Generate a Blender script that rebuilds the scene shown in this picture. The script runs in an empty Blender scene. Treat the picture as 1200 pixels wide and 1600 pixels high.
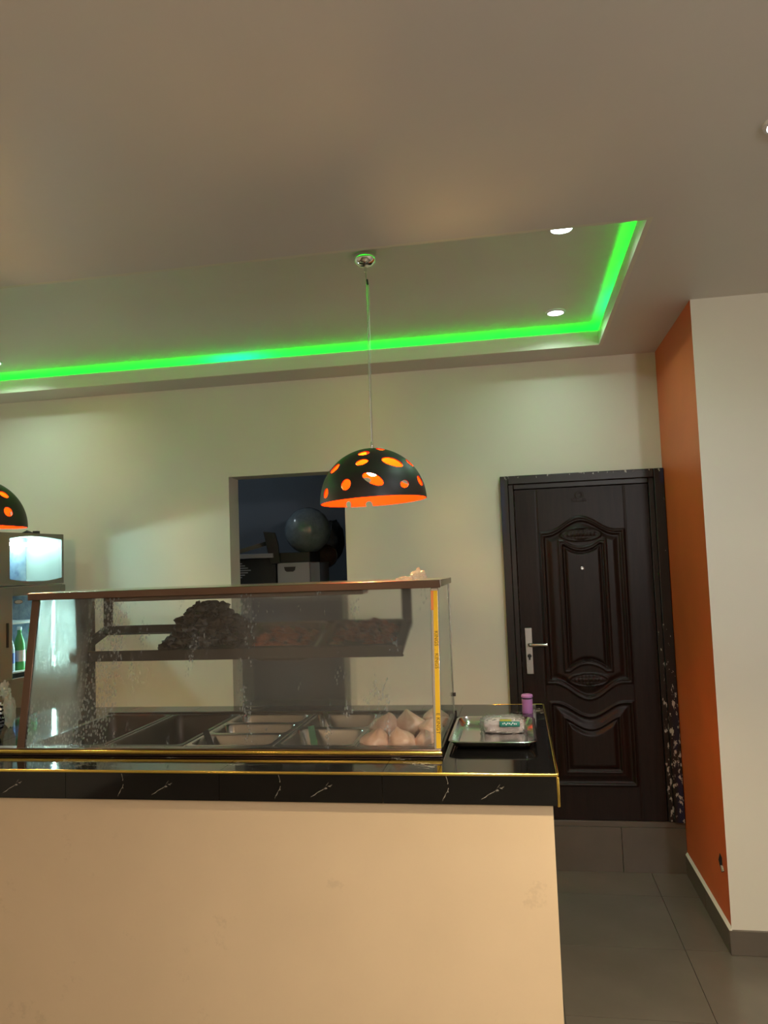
import bpy, bmesh, math, random
from mathutils import Vector, Matrix, noise
random.seed(7)
R = math.radians
SC = bpy.context.scene
COL = SC.collection

# ------------------------------------------------------------------ camera
YAW, PITCH, ROLL, EYE = 0.1667, 0.0706, -0.0368, 1.807
def cam_axes():
    cy, sy, cp, sp = math.cos(YAW), math.sin(YAW), math.cos(PITCH), math.sin(PITCH)
    f = Vector((-sy*cp, cy*cp, sp)); r = Vector((cy, sy, 0)); u = r.cross(f)
    c, s = math.cos(ROLL), math.sin(ROLL)
    return r*c+u*s, u*c-r*s, f
CR, CU, CF = cam_axes()
CAM = Vector((0, 0, EYE))
cd = bpy.data.cameras.new('camera'); cam = bpy.data.objects.new('camera', cd); COL.objects.link(cam)
m3 = Matrix((CR, CU, -CF)).transposed()
cam.matrix_world = Matrix.Translation(CAM) @ m3.to_4x4()
cd.sensor_fit = 'VERTICAL'; cd.sensor_height = 24.0; cd.lens = 18.0; cd.clip_start = 0.05
SC.camera = cam
def px(x, y, **k):                       # pixel -> point on the plane X=, Y= or Z=
    d = CF + CR*((x-600)/1200) - CU*((y-800)/1200)
    a, v = next(iter(k.items())); i = 'XYZ'.index(a)
    return CAM + d*((v-CAM[i])/d[i])

# ------------------------------------------------------------------ world, exposure
w = bpy.data.worlds.new('world'); SC.world = w; w.use_nodes = True
w.node_tree.nodes['Background'].inputs[0].default_value = (0.5, 0.45, 0.4, 1)
w.node_tree.nodes['Background'].inputs[1].default_value = 0.0
vs = SC.view_settings
vs.view_transform = 'Standard'; vs.look = 'None'; vs.exposure = 0.06; vs.gamma = 1.0; vs.use_curve_mapping = False
SC.cycles.use_denoising = True
SC.cycles.max_bounces = 10; SC.cycles.diffuse_bounces = 5; SC.cycles.glossy_bounces = 4
SC.cycles.transmission_bounces = 8; SC.cycles.transparent_max_bounces = 16
SC.cycles.sample_clamp_indirect = 4.0; SC.cycles.caustics_reflective = False; SC.cycles.caustics_refractive = False

# light levels (watts / emission strengths)
W_WARM   = 38.0      # warm hall lights
W_WHITE  = 7.0      # white ceiling lights on the right
W_RECESS = 3.4       # small spots in the ceiling recess
E_LED    = 40.0      # green strip
E_BULB   = 620.0     # bulbs of the pendants
E_FILL_GLOBE  = 120.0      # added unseen fill globes behind the viewer
E_TUBE   = 230.0      # tubes of the cooler
CREAM = (0.745, 0.71, 0.595)

# main room dimensions (metres)
D, ZC, ZU = 4.748, 3.03, 3.155            # back wall, ceiling, ceiling inside the recess
XO, YF = 0.885, 3.81                     # orange side of the pier, its front
XCR, YCN, YCF = 0.531, 2.847, 4.484      # recess opening: right, near, far
XL, XRR, YB = -3.60, 3.2, -3.4           # left wall, far right wall, wall behind the camera
ZK = 1.12                                # counter top

# ------------------------------------------------------------------ node helpers
def mat(name, color=(0.8,)*3, rough=0.5, metal=0.0, spec=0.5, emit=None, estr=0.0, trans=0.0, coat=0.0):
    m = bpy.data.materials.new(name); m.use_nodes = True
    b = m.node_tree.nodes['Principled BSDF']
    b.inputs['Base Color'].default_value = (*color, 1); b.inputs['Roughness'].default_value = rough
    b.inputs['Metallic'].default_value = metal; b.inputs['Specular IOR Level'].default_value = spec
    b.inputs['Transmission Weight'].default_value = trans; b.inputs['Coat Weight'].default_value = coat
    if emit: b.inputs['Emission Color'].default_value = (*emit, 1); b.inputs['Emission Strength'].default_value = estr
    return m
class NT:
    def __init__(s, m): s.t = m.node_tree; s.n = s.t.nodes; s.l = s.t.links; s.b = s.n.get('Principled BSDF')
    def add(s, t, **k):
        n = s.n.new(t)
        for a, v in k.items(): setattr(n, a, v)
        return n
    def link(s, a, b): s.l.new(a, b)
    def coord(s, which='Object', scale=(1,1,1), loc=(0,0,0)):
        c = s.add('ShaderNodeTexCoord'); mp = s.add('ShaderNodeMapping'); mp.inputs['Scale'].default_value = scale; mp.inputs['Location'].default_value = loc
        s.link(c.outputs[which], mp.inputs[0]); return mp.outputs[0]
    def noise(s, vec, scale, detail=4, rough=0.55, dist=0.0):
        n = s.add('ShaderNodeTexNoise'); n.inputs['Scale'].default_value = scale; n.inputs['Detail'].default_value = detail
        n.inputs['Roughness'].default_value = rough; n.inputs['Distortion'].default_value = dist
        if vec is not None: s.link(vec, n.inputs['Vector'])
        return n.outputs['Fac']
    def ramp(s, fac, stops):
        r = s.add('ShaderNodeValToRGB'); e = r.color_ramp.elements
        while len(e) < len(stops): e.new(0.5)
        for k, (p, c) in enumerate(stops):
            e[k].position = p; e[k].color = (*c, 1) if len(c) == 3 else c
        s.link(fac, r.inputs[0]); return r.outputs[0]
    def math(s, op, a, b=None, c=None, clamp=False):
        n = s.add('ShaderNodeMath', operation=op); n.use_clamp = clamp
        for i, v in enumerate((a, b, c)):
            if v is None: continue
            if isinstance(v, (int, float)): n.inputs[i].default_value = v
            else: s.link(v, n.inputs[i])
        return n.outputs[0]
    def step(s, v, lo, hi):               # smooth 0..1 between lo and hi
        n = s.add('ShaderNodeMapRange', interpolation_type='SMOOTHSTEP'); s.link(v, n.inputs[0])
        n.inputs[1].default_value = lo; n.inputs[2].default_value = hi; return n.outputs[0]
    def mix(s, fac, a, b):
        n = s.add('ShaderNodeMix', data_type='RGBA')
        for i, v in ((0, fac), (6, a), (7, b)):
            if isinstance(v, (int, float)): n.inputs[i].default_value = v
            elif isinstance(v, tuple): n.inputs[i].default_value = (*v, 1)
            else: s.link(v, n.inputs[i])
        return n.outputs[2]
    def bump(s, h, strength=0.2, dist=0.01):
        b = s.add('ShaderNodeBump'); b.inputs['Strength'].default_value = strength; b.inputs['Distance'].default_value = dist
        s.link(h, b.inputs['Height']); s.link(b.outputs[0], s.b.inputs['Normal'])
    def xyz(s, v):
        n = s.add('ShaderNodeSeparateXYZ'); s.link(v, n.inputs[0]); return n.outputs

def painted(name, color, rough=0.5, blot=0.05, spec=0.3):
    m = mat(name, color, rough, spec=spec); t = NT(m); v = t.coord()
    n = t.noise(v, 1.3, 5); k = tuple(max(0, c*(1-blot*2)) for c in color)
    t.link(t.ramp(n, [(0.3, k), (0.65, color)]), t.b.inputs['Base Color'])
    t.bump(t.noise(v, 60, 3), 0.05, 0.004); return m
M = {}
M['wall'] = painted('cream wall paint', CREAM, 0.42, 0.03, 0.35)
M['ceil'] = painted('ceiling paint', (0.70, 0.655, 0.62), 0.42, 0.02, 0.30)
M['recess'] = painted('recess paint', (0.82, 0.79, 0.73), 0.34, 0.02, 0.35)
M['orange'] = painted('orange wall paint', (0.76, 0.155, 0.036), 0.4, 0.10)
M['beige'] = painted('beige counter paint', (0.78, 0.60, 0.39), 0.45, 0.05)
t = NT(M['beige']); v = t.coord()        # smudges and scuffs with shapes of their own
sm = t.step(t.noise(v, 5.5, 6, 0.7), 0.62, 0.70)
old = t.b.inputs['Base Color'].links[0].from_socket
t.link(t.mix(t.math('MULTIPLY', sm, 0.20), old, (0.42, 0.30, 0.17)), t.b.inputs['Base Color'])
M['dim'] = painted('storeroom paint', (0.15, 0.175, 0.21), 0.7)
def tile_mat(name, c1, c2, rough):
    m = mat(name, c1, rough, spec=0.5); t = NT(m); v = t.coord()
    t.link(t.ramp(t.noise(v, 4, 6), [(0.35, c1), (0.7, c2)]), t.b.inputs['Base Color'])
    t.bump(t.noise(v, 25, 3), 0.03, 0.004); return m
M['floor'] = tile_mat('grey brown floor tile', (0.115, 0.098, 0.072), (0.14, 0.12, 0.09), 0.3)
M['skirt'] = tile_mat('skirting tile', (0.105, 0.088, 0.066), (0.13, 0.108, 0.082), 0.35)
M['grout'] = mat('grout', (0.07, 0.06, 0.05), 0.8)
M['steel'] = mat('stainless steel', (0.62, 0.60, 0.57), 0.24, 1.0)
M['brushed'] = mat('brushed steel', (0.50, 0.48, 0.46), 0.36, 1.0)
M['dullsteel'] = mat('stained steel', (0.055, 0.042, 0.034), 0.40, 0.7)  # one dark brown tone for rack, well and dark pans
M['copper'] = mat('brownish steel frame', (0.17, 0.112, 0.09), 0.30, 1.0)  # brown of the reflected warm surroundings put into the steel's colour
M['pansteel'] = mat('pan steel', (0.29, 0.275, 0.26), 0.25, 1.0)
M['chrome'] = mat('chrome', (0.85, 0.85, 0.85), 0.06, 1.0)
M['gold'] = mat('gold trim', (0.95, 0.68, 0.16), 0.22, 1.0)
M['film'] = mat('yellow protective film', (0.95, 0.60, 0.04), 0.32, 0.55)
M['tab'] = mat('orange tape', (0.90, 0.27, 0.07), 0.45)
M['ink'] = mat('brown print', (0.20, 0.09, 0.01), 0.6)
M['black'] = mat('black paint', (0.014, 0.013, 0.012), 0.42)
M['rubber'] = mat('black plastic', (0.012, 0.012, 0.012), 0.5)
M['shade_out'] = mat('matt black enamel', (0.017, 0.015, 0.013), 0.45)
M['shade_in'] = mat('orange enamel', (0.80, 0.026, 0.0006), 0.6, spec=0.08)
M['bulb'] = mat('glowing bulb', (1, 0.8, 0.4), 0.4, emit=(1.0, 0.60, 0.20), estr=E_BULB)
M['tube'] = mat('glowing tube', (1, 1, 1), 0.4, emit=(0.60, 0.97, 0.96), estr=E_TUBE)
M['tube_door'] = mat('glowing door tube', (1, 1, 1), 0.4, emit=(0.62, 0.97, 0.96), estr=E_TUBE*0.3)
M['white'] = mat('white plastic', (0.85, 0.86, 0.88), 0.45)
M['grey'] = mat('grey cooler shell', (0.17, 0.18, 0.165), 0.45)
M['greydark'] = mat('dark grey cooler panel', (0.12, 0.125, 0.125), 0.5)
M['purple'] = mat('purple plastic', (0.45, 0.20, 0.47), 0.3)
M['paper'] = mat('white paper', (0.75, 0.78, 0.85), 0.6)
def led_mat():
    m = mat('green led strip', (0.1, 0.3, 0.1), 0.5, emit=(0.0, 1.0, 0.02), estr=E_LED); t = NT(m); v = t.coord()
    n = t.step(t.noise(v, 1.1, 1), 0.60, 0.72)
    t.link(t.mix(n, (0.0, 1.0, 0.015), (0.0, 0.95, 0.22)), t.b.inputs['Emission Color']); return m
M['led'] = led_mat()

def seg_mask(t, v, ax, az, bx, bz, wid, amp, nscale):
    # soft mask of a wobbly stroke from (ax,az) to (bx,bz) in object XZ
    o = t.xyz(v); L = math.hypot(bx-ax, bz-az); ux, uz = (bx-ax)/L, (bz-az)/L
    dx = t.math('SUBTRACT', o[0], ax); dz = t.math('SUBTRACT', o[2], az)
    s_ = t.math('ADD', t.math('MULTIPLY', dx, ux), t.math('MULTIPLY', dz, uz))
    d_ = t.math('SUBTRACT', t.math('MULTIPLY', dz, ux), t.math('MULTIPLY', dx, uz))
    d_ = t.math('ADD', d_, t.math('MULTIPLY', t.math('SUBTRACT', t.noise(v, nscale, 4, 0.7), 0.5), amp))
    a = t.step(t.math('ABSOLUTE', d_), wid, wid*0.3)
    inside = t.math('MULTIPLY', t.step(s_, 0.0, 0.006), t.step(s_, L, L-0.006))
    br = t.step(t.noise(v, 70, 2), 0.40, 0.52)
    return t.math('MULTIPLY', t.math('MULTIPLY', a, inside), br)
def marble(name, front):
    m = mat(name, (0.006, 0.0055, 0.005), 0.07, spec=0.6); t = NT(m); v = t.coord()
    if front:
        mk = None
        for sg in ((0.215, 0.092, 0.222, 0.035, 0.0010, 0.020, 30), (0.222, 0.045, 0.195, 0.003, 0.0010, 0.02, 40), (0.325, 0.018, 0.405, 0.060, 0.0011, 0.018, 35),
                   (0.37, 0.052, 0.40, 0.050, 0.0010, 0.03, 60), (0.375, 0.040, 0.392, 0.066, 0.0009, 0.03, 50)):
            k = seg_mask(t, v, *sg); mk = k if mk is None else t.math('MAXIMUM', mk, k)
    else:
        n = t.noise(v, 2.2, 7, 0.62, 0.6); a = t.math('ABSOLUTE', t.math('SUBTRACT', n, 0.5))
        mk = t.math('MULTIPLY', t.step(a, 0.006, 0.001), t.step(t.noise(v, 5, 2), 0.48, 0.60))
    t.link(t.mix(mk, (0.006, 0.0055, 0.005), (0.42, 0.38, 0.31)), t.b.inputs['Base Color'])
    return m
M['tile_front'] = marble('black veined tile, edge', True)
M['tile_top'] = marble('black veined tile, top', False)

def door_mat():
    m = mat('dark brown door', (0.014, 0.0075, 0.005), 0.38, spec=0.22); t = NT(m); v = t.coord('Object', (1, 1, 0.08))
    t.link(t.ramp(t.noise(v, 60, 4), [(0.3, (0.010, 0.005, 0.0035)), (0.7, (0.018, 0.010, 0.007))]), t.b.inputs['Base Color'])
    return m
M['door'] = door_mat()
def frame_mat():
    # dark frame with white paint splashes and blue smears (coords moved to room metres)
    m = mat('paint splashed dark frame', (0.012, 0.008, 0.006), 0.38, spec=0.45); t = NT(m); v = t.coord(loc=(0.4, 4.748, 0.285)); o = t.xyz(v)
    right = t.step(o[0], 0.77, 0.82); low = t.step(o[2], 1.9, 0.5); top = t.step(o[2], 2.29, 2.32)
    dens = t.math('MAXIMUM', t.math('MULTIPLY', right, t.math('ADD', t.math('MULTIPLY', low, 0.15), 0.03)), t.math('MULTIPLY', top, 0.13))
    vs_ = t.coord('Object', (1, 1, 0.45))
    n = t.noise(vs_, 58, 4, 0.6)
    spl = t.step(t.math('ADD', n, dens), 0.735, 0.755)
    blue_z = t.math('MAXIMUM', t.math('MAXIMUM', t.math('MULTIPLY', t.step(o[0], 0.83, 0.86), t.step(o[2], 1.25, 0.35)),
              t.math('MULTIPLY', t.step(o[0], 0.85, 0.87), t.step(o[2], 2.22, 2.26))),
              t.math('MULTIPLY', t.step(o[0], -0.035, -0.055), t.math('MULTIPLY', t.step(o[2], 1.9, 2.05), t.step(o[2], 2.32, 2.25))))
    bl = t.math('MULTIPLY', blue_z, t.step(t.noise(t.coord('Object', (1, 1, 0.3)), 14, 3), 0.40, 0.50))
    c = t.mix(bl, (0.012, 0.008, 0.006), (0.009, 0.013, 0.045))
    t.link(t.mix(spl, c, (0.50, 0.46, 0.40)), t.b.inputs['Base Color']); return m
M['frame'] = frame_mat()

def schlick(t, f0, f1):                   # mirror share by grazing angle, alike on both faces of a thin pane
    lw = t.add('ShaderNodeLayerWeight'); lw.inputs[0].default_value = 0.5
    return t.math('ADD', f0, t.math('MULTIPLY', t.math('POWER', lw.outputs['Facing'], 5.0), f1))
def clear_glass(name, tint=(0.93, 0.96, 0.94), gloss=0.10, rough=0.02):
    m = bpy.data.materials.new(name); m.use_nodes = True; t = NT(m); t.n.remove(t.b)
    out = t.n['Material Output']; tr = t.add('ShaderNodeBsdfTransparent'); tr.inputs[0].default_value = (*tint, 1)
    gl = t.add('ShaderNodeBsdfGlossy'); gl.inputs['Roughness'].default_value = rough
    mx = t.add('ShaderNodeMixShader'); t.link(schlick(t, 0.03, 0.6), mx.inputs[0])
    t.link(tr.outputs[0], mx.inputs[1]); t.link(gl.outputs[0], mx.inputs[2]); t.link(mx.outputs[0], out.inputs[0]); return m
M['glass'] = clear_glass('clear glass')
def fog_glass():
    # steamed-up glass: blurred through mist, drops and runs on the left, thin mist on the right
    m = bpy.data.materials.new('steamed glass'); m.use_nodes = True; t = NT(m); t.n.remove(t.b); out = t.n['Material Output']
    v = t.coord(); o = t.xyz(v)                               # object coords: x along the case 0..1.68, z up the pane 0..0.6
    left = t.step(o[0], 0.62, 0.05)                           # drops thin out to the right
    leftmost = t.step(o[0], 0.30, 0.20)
    vdrop = t.coord('Object', (1, 1, 0.55))
    vo = t.add('ShaderNodeTexVoronoi'); vo.inputs['Scale'].default_value = 100; t.link(vdrop, vo.inputs['Vector'])
    vo.inputs['Randomness'].default_value = 1.0
    patch = t.noise(t.coord('Object', (1, 1, 0.35)), 9, 4, 0.65)
    dsel = t.step(t.math('ADD', patch, t.math('MULTIPLY', left, 0.30)), 0.56, 0.66)
    drops = t.math('MULTIPLY', t.step(vo.outputs['Distance'], 0.45, 0.28), dsel)
    runs = t.math('MULTIPLY', t.step(t.noise(t.coord('Object', (1, 1, 0.03)), 75, 2, 0.5), 0.60, 0.66), t.step(t.math('ADD', patch, t.math('MULTIPLY', left, 0.2)), 0.52, 0.70))
    low = t.step(t.math('ADD', o[2], t.math('MULTIPLY', patch, 0.06)), 0.24, 0.15)
    mist_l = t.math('MULTIPLY', t.math('MAXIMUM', leftmost, t.math('MULTIPLY', left, 0.35)), t.step(patch, 0.25, 0.75))
    xw = t.math('ADD', o[0], t.math('MULTIPLY', t.math('SUBTRACT', patch, 0.5), 0.5))
    veil = t.math('ADD', t.math('ADD', 0.018, t.math('MULTIPLY', t.math('MULTIPLY', t.step(xw, 0.66, 1.15), t.math('SUBTRACT', 1.0, t.math('MULTIPLY', low, 0.85))), 0.10)), t.math('MULTIPLY', mist_l, 0.42))
    veil = t.math('ADD', veil, t.math('MULTIPLY', drops, 0.30))
    veil = t.math('ADD', veil, t.math('MULTIPLY', runs, 0.14))
    blur = t.math('ADD', t.math('MULTIPLY', t.step(xw, 0.80, 1.30), 0.72), t.math('MULTIPLY', leftmost, 0.80))
    blur = t.math('MULTIPLY', blur, t.math('SUBTRACT', 1.0, t.math('MULTIPLY', low, 0.88)))
    tr = t.add('ShaderNodeBsdfTransparent'); tr.inputs[0].default_value = (0.985, 0.995, 0.99, 1)
    rf = t.add('ShaderNodeBsdfRefraction'); rf.inputs['IOR'].default_value = 1.09; t.link(t.math('ADD', 0.20, t.math('MULTIPLY', leftmost, 0.5)), rf.inputs['Roughness'])
    rf.inputs['Color'].default_value = (0.99, 1.0, 0.99, 1)
    m1 = t.add('ShaderNodeMixShader'); t.link(blur, m1.inputs[0]); t.link(tr.outputs[0], m1.inputs[1]); t.link(rf.outputs[0], m1.inputs[2])
    df = t.add('ShaderNodeBsdfDiffuse'); df.inputs[0].default_value = (0.8, 0.84, 0.82, 1)
    tl = t.add('ShaderNodeBsdfTranslucent'); tl.inputs[0].default_value = (0.82, 0.87, 0.85, 1)
    m2 = t.add('ShaderNodeMixShader'); m2.inputs[0].default_value = 0.65; t.link(df.outputs[0], m2.inputs[1]); t.link(tl.outputs[0], m2.inputs[2])
    m3_ = t.add('ShaderNodeMixShader'); t.link(t.math('MINIMUM', veil, 0.7), m3_.inputs[0]); t.link(m1.outputs[0], m3_.inputs[1]); t.link(m2.outputs[0], m3_.inputs[2])
    gl = t.add('ShaderNodeBsdfGlossy'); gl.inputs['Roughness'].default_value = 0.34
    bp = t.add('ShaderNodeBump'); bp.inputs['Strength'].default_value = 0.9; bp.inputs['Distance'].default_value = 0.004
    t.link(t.math('ADD', drops, runs), bp.inputs['Height']); t.link(bp.outputs[0], gl.inputs['Normal'])
    m4 = t.add('ShaderNodeMixShader'); t.link(t.math('ADD', schlick(t, 0.02, 0.5), t.math('MULTIPLY', drops, 0.06)), m4.inputs[0])
    t.link(m3_.outputs[0], m4.inputs[1]); t.link(gl.outputs[0], m4.inputs[2]); t.link(m4.outputs[0], out.inputs[0]); return m
M['fog'] = fog_glass()
def film_mat(name, tint, alpha, rough=0.15):
    # thin crinkled clear plastic
    m = bpy.data.materials.new(name); m.use_nodes = True; t = NT(m); t.n.remove(t.b); out = t.n['Material Output']; v = t.coord()
    tr = t.add('ShaderNodeBsdfTransparent'); df = t.add('ShaderNodeBsdfTranslucent'); df.inputs[0].default_value = (*tint, 1)
    gl = t.add('ShaderNodeBsdfGlossy'); gl.inputs['Roughness'].default_value = rough
    bp = t.add('ShaderNodeBump'); bp.inputs['Strength'].default_value = 0.8; bp.inputs['Distance'].default_value = 0.01
    t.link(t.noise(v, 60, 4), bp.inputs['Height']); t.link(bp.outputs[0], gl.inputs['Normal'])
    a = t.add('ShaderNodeMixShader'); a.inputs[0].default_value = alpha; t.link(tr.outputs[0], a.inputs[1]); t.link(df.outputs[0], a.inputs[2])
    b = t.add('ShaderNodeMixShader'); b.inputs[0].default_value = 0.16; t.link(a.outputs[0], b.inputs[1]); t.link(gl.outputs[0], b.inputs[2])
    t.link(b.outputs[0], out.inputs[0]); return m
M['plastic'] = film_mat('clear plastic film', (0.85, 0.83, 0.80), 0.22)
def rough_mat(name, c1, c2, scale, rough=0.6, bump=0.5, dist=0.004):
    m = mat(name, c1, rough); t = NT(m); v = t.coord(); n = t.noise(v, scale, 5, 0.65)
    t.link(t.ramp(n, [(0.35, c1), (0.65, c2)]), t.b.inputs['Base Color']); t.bump(n, bump, dist); return m
M['meat'] = rough_mat('dark fried meat', (0.008, 0.004, 0.0025), (0.036, 0.014, 0.006), 35, 0.45)
M['stew'] = rough_mat('red brown fried meat', (0.20, 0.040, 0.014), (0.48, 0.13, 0.045), 30, 0.4)
M['dough'] = rough_mat('peach dough in thin plastic', (0.70, 0.38, 0.25), (0.84, 0.54, 0.39), 16, 0.32, 0.25)
M['powder'] = rough_mat('pinkish white crumbs', (0.72, 0.55, 0.50), (0.86, 0.78, 0.74), 220, 0.6, 0.6, 0.002)
M['ballm'] = rough_mat('grey shiny ball', (0.12, 0.165, 0.20), (0.17, 0.22, 0.255), 22, 0.17, 0.45)
M['box_grey'] = mat('grey card', (0.26, 0.27, 0.29), 0.7)
M['box_black'] = mat('black card', (0.013, 0.014, 0.014), 0.6)
M['ice_dark'] = rough_mat('frosted header lining', (0.03, 0.05, 0.10), (0.17, 0.20, 0.23), 9, 0.4, 0.4)
M['ice'] = rough_mat('frosted lining', (0.10, 0.15, 0.24), (0.42, 0.50, 0.56), 9, 0.4, 0.4)

# ------------------------------------------------------------------ mesh helpers
W_ = {}
class MB:
    def __init__(s): s.v = []; s.f = []; s.m = []
    def quad(s, a, b, c, d, mi=0):
        n = len(s.v); s.v += [Vector(a), Vector(b), Vector(c), Vector(d)]; s.f.append((n, n+1, n+2, n+3)); s.m.append(mi); return s
    def box(s, x0, x1, y0, y1, z0, z1, mi=0, xf=None):
        n = len(s.v); p = [Vector((x, y, z)) for z in (z0, z1) for y in (y0, y1) for x in (x0, x1)]
        if xf: p = [xf @ q for q in p]
        s.v += p
        for f in ((0,2,3,1), (4,5,7,6), (0,1,5,4), (2,6,7,3), (0,4,6,2), (1,3,7,5)):
            s.f.append(tuple(n+i for i in f)); s.m.append(mi)
        return s
    def bar(s, a, b, w_, h_, up=(0,0,1), mi=0):           # rectangular bar from a to b
        a, b = Vector(a), Vector(b); d = (b-a).normalized(); sd = d.cross(Vector(up)).normalized(); u = sd.cross(d)
        n = len(s.v)
        for p in (a, b):
            for i, j in ((-1,-1), (1,-1), (1,1), (-1,1)): s.v.append(p+sd*(i*w_/2)+u*(j*h_/2))
        for f in ((3,2,1,0), (4,5,6,7), (0,1,5,4), (1,2,6,5), (2,3,7,6), (3,0,4,7)): s.f.append(tuple(n+i for i in f)); s.m.append(mi)
        return s
    def tube(s, pts, r, n=10, mi=0, caps=True):
        pts = [Vector(p) for p in pts]; rs = r if isinstance(r, (list, tuple)) else [r]*len(pts); base = len(s.v)
        prev = None
        for k, p in enumerate(pts):
            d = (pts[min(k+1, len(pts)-1)]-pts[max(k-1, 0)]).normalized()
            if prev is None: a = d.orthogonal().normalized()
            else: a = (prev-d*prev.dot(d)).normalized()
            prev = a; b = d.cross(a)
            for i in range(n):
                t = 2*math.pi*i/n; s.v.append(p+(a*math.cos(t)+b*math.sin(t))*rs[k])
        for k in range(len(pts)-1):
            for i in range(n):
                j = (i+1) % n; s.f.append((base+k*n+i, base+k*n+j, base+(k+1)*n+j, base+(k+1)*n+i)); s.m.append(mi)
        if caps:
            s.f.append(tuple(base+i for i in reversed(range(n)))); s.f.append(tuple(base+(len(pts)-1)*n+i for i in range(n))); s.m += [mi, mi]
        return s
    def lathe(s, prof, c=(0,0,0), n=28, mi=0, xf=None):    # prof: (r, z) list
        base = len(s.v); c = Vector(c)
        for r, z in prof:
            for i in range(n):
                t = 2*math.pi*i/n; p = Vector((r*math.cos(t), r*math.sin(t), z)); s.v.append((xf @ p if xf else p)+c)
        for k in range(len(prof)-1):
            for i in range(n):
                j = (i+1) % n; s.f.append((base+k*n+i, base+k*n+j, base+(k+1)*n+j, base+(k+1)*n+i)); s.m.append(mi)
        if prof[0][0] > 1e-5: s.f.append(tuple(base+i for i in reversed(range(n)))); s.m.append(mi)
        if prof[-1][0] > 1e-5: s.f.append(tuple(base+(len(prof)-1)*n+i for i in range(n))); s.m.append(mi)
        return s
    def prism(s, poly, ax, lo, hi, mi=0):                   # poly in the two other axes, extruded along ax
        base = len(s.v); n = len(poly)
        def P(a, b, h): return Vector({'x': (h, a, b), 'y': (a, h, b), 'z': (a, b, h)}[ax])
        for h in (lo, hi): s.v += [P(a, b, h) for a, b in poly]
        for i in range(n):
            j = (i+1) % n; s.f.append((base+i, base+j, base+n+j, base+n+i)); s.m.append(mi)
        s.f.append(tuple(base+i for i in reversed(range(n)))); s.f.append(tuple(base+n+i for i in range(n))); s.m += [mi, mi]
        return s
    def blob(s, c, r, seed=0, amp=0.15, sc=1.6, nu=20, nv=12, mi=0, shape=None):
        base = len(s.v); c = Vector(c); r = Vector(r if isinstance(r, (list, tuple)) else (r, r, r))
        for k in range(nv+1):
            ph = math.pi*k/nv
            for i in range(nu):
                th = 2*math.pi*i/nu; d = Vector((math.sin(ph)*math.cos(th), math.sin(ph)*math.sin(th), math.cos(ph)))
                q = 1+amp*noise.noise(d*sc+Vector((seed*3.7, seed*1.3, 0)))*2
                p = Vector((d.x*r.x, d.y*r.y, d.z*r.z))*q
                if shape: p = shape(p, d)
                s.v.append(c+p)
        for k in range(nv):
            for i in range(nu):
                j = (i+1) % nu; s.f.append((base+k*nu+i, base+(k+1)*nu+i, base+(k+1)*nu+j, base+k*nu+j)); s.m.append(mi)
        return s
    def mesh(s, name, mats, smooth=None, inv=None):
        me = bpy.data.meshes.new(name); vv = [inv @ v for v in s.v] if inv else s.v
        me.from_pydata([tuple(v) for v in vv], [], s.f)
        for m in (mats if isinstance(mats, (list, tuple)) else [mats]): me.materials.append(M[m] if isinstance(m, str) else m)
        for p, i in zip(me.polygons, s.m): p.material_index = i
        bm = bmesh.new(); bm.from_mesh(me); bmesh.ops.remove_doubles(bm, verts=bm.verts, dist=1e-6); bmesh.ops.recalc_face_normals(bm, faces=bm.faces); bm.to_mesh(me); bm.free()
        if smooth: me.shade_smooth(); me.set_sharp_from_angle(angle=R(smooth))
        return me
    def build(s, name, mats, parent=None, smooth=None, bevel=0, seg=2, loc=None):
        # vertices are given in world space; local = inverse(parent) or minus loc
        mw = W_[parent] if parent else Matrix.Translation(loc if loc else (0, 0, 0))
        me = s.mesh(name, mats, smooth, mw.inverted()); o = bpy.data.objects.new(name, me); COL.objects.link(o)
        if parent: o.parent = parent
        else: o.matrix_world = mw
        W_[o] = mw
        if bevel:
            b = o.modifiers.new('bevel', 'BEVEL'); b.width = bevel; b.segments = seg; b.limit_method = 'ANGLE'; b.angle_limit = R(40)
            if not smooth: me.shade_smooth(); me.set_sharp_from_angle(angle=R(50))
        return o
def tag(o, label, cat=None, group=None, kind=None):
    o['label'] = label
    if cat: o['category'] = cat
    if group: o['group'] = group
    if kind: o['kind'] = kind
    return o
def struct(o, label, cat): return tag(o, label, cat, kind='structure')
def thing(name, label, cat, loc=(0,0,0), rz=0.0, group=None, rx=0.0, ry=0.0, kind=None):
    o = bpy.data.objects.new(name, None); COL.objects.link(o); o.empty_display_size = 0.05
    o.location = loc; o.rotation_euler = (rx, ry, rz)
    W_[o] = Matrix.Translation(loc) @ o.rotation_euler.to_matrix().to_4x4()
    return tag(o, label, cat, group, kind)
def put(name, me, parent, loc=(0,0,0), rot=(0,0,0)):          # another object on shared mesh data; loc in the parent's space
    o = bpy.data.objects.new(name, me); COL.objects.link(o); o.parent = parent; o.location = loc; o.rotation_euler = rot
    W_[o] = W_[parent] @ Matrix.Translation(loc) @ o.rotation_euler.to_matrix().to_4x4(); return o
def copy_tree(o, parent=None):
    c = o.copy(); COL.objects.link(c); c.parent = parent; W_[c] = W_[o]
    for ch in [q for q in o.children]: copy_tree(ch, c)
    return c
def text_mesh(body, size, name, m, extrude=0.0004):
    cu = bpy.data.curves.new(name, 'FONT'); cu.body = body; cu.size = size; cu.extrude = extrude; cu.resolution_u = 2
    o = bpy.data.objects.new(name, cu); COL.objects.link(o); bpy.context.view_layer.update()
    me = bpy.data.meshes.new_from_object(o.evaluated_get(bpy.context.evaluated_depsgraph_get()))
    bpy.data.objects.remove(o); me.materials.clear(); me.materials.append(M[m]); me.name = name; return me

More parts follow.
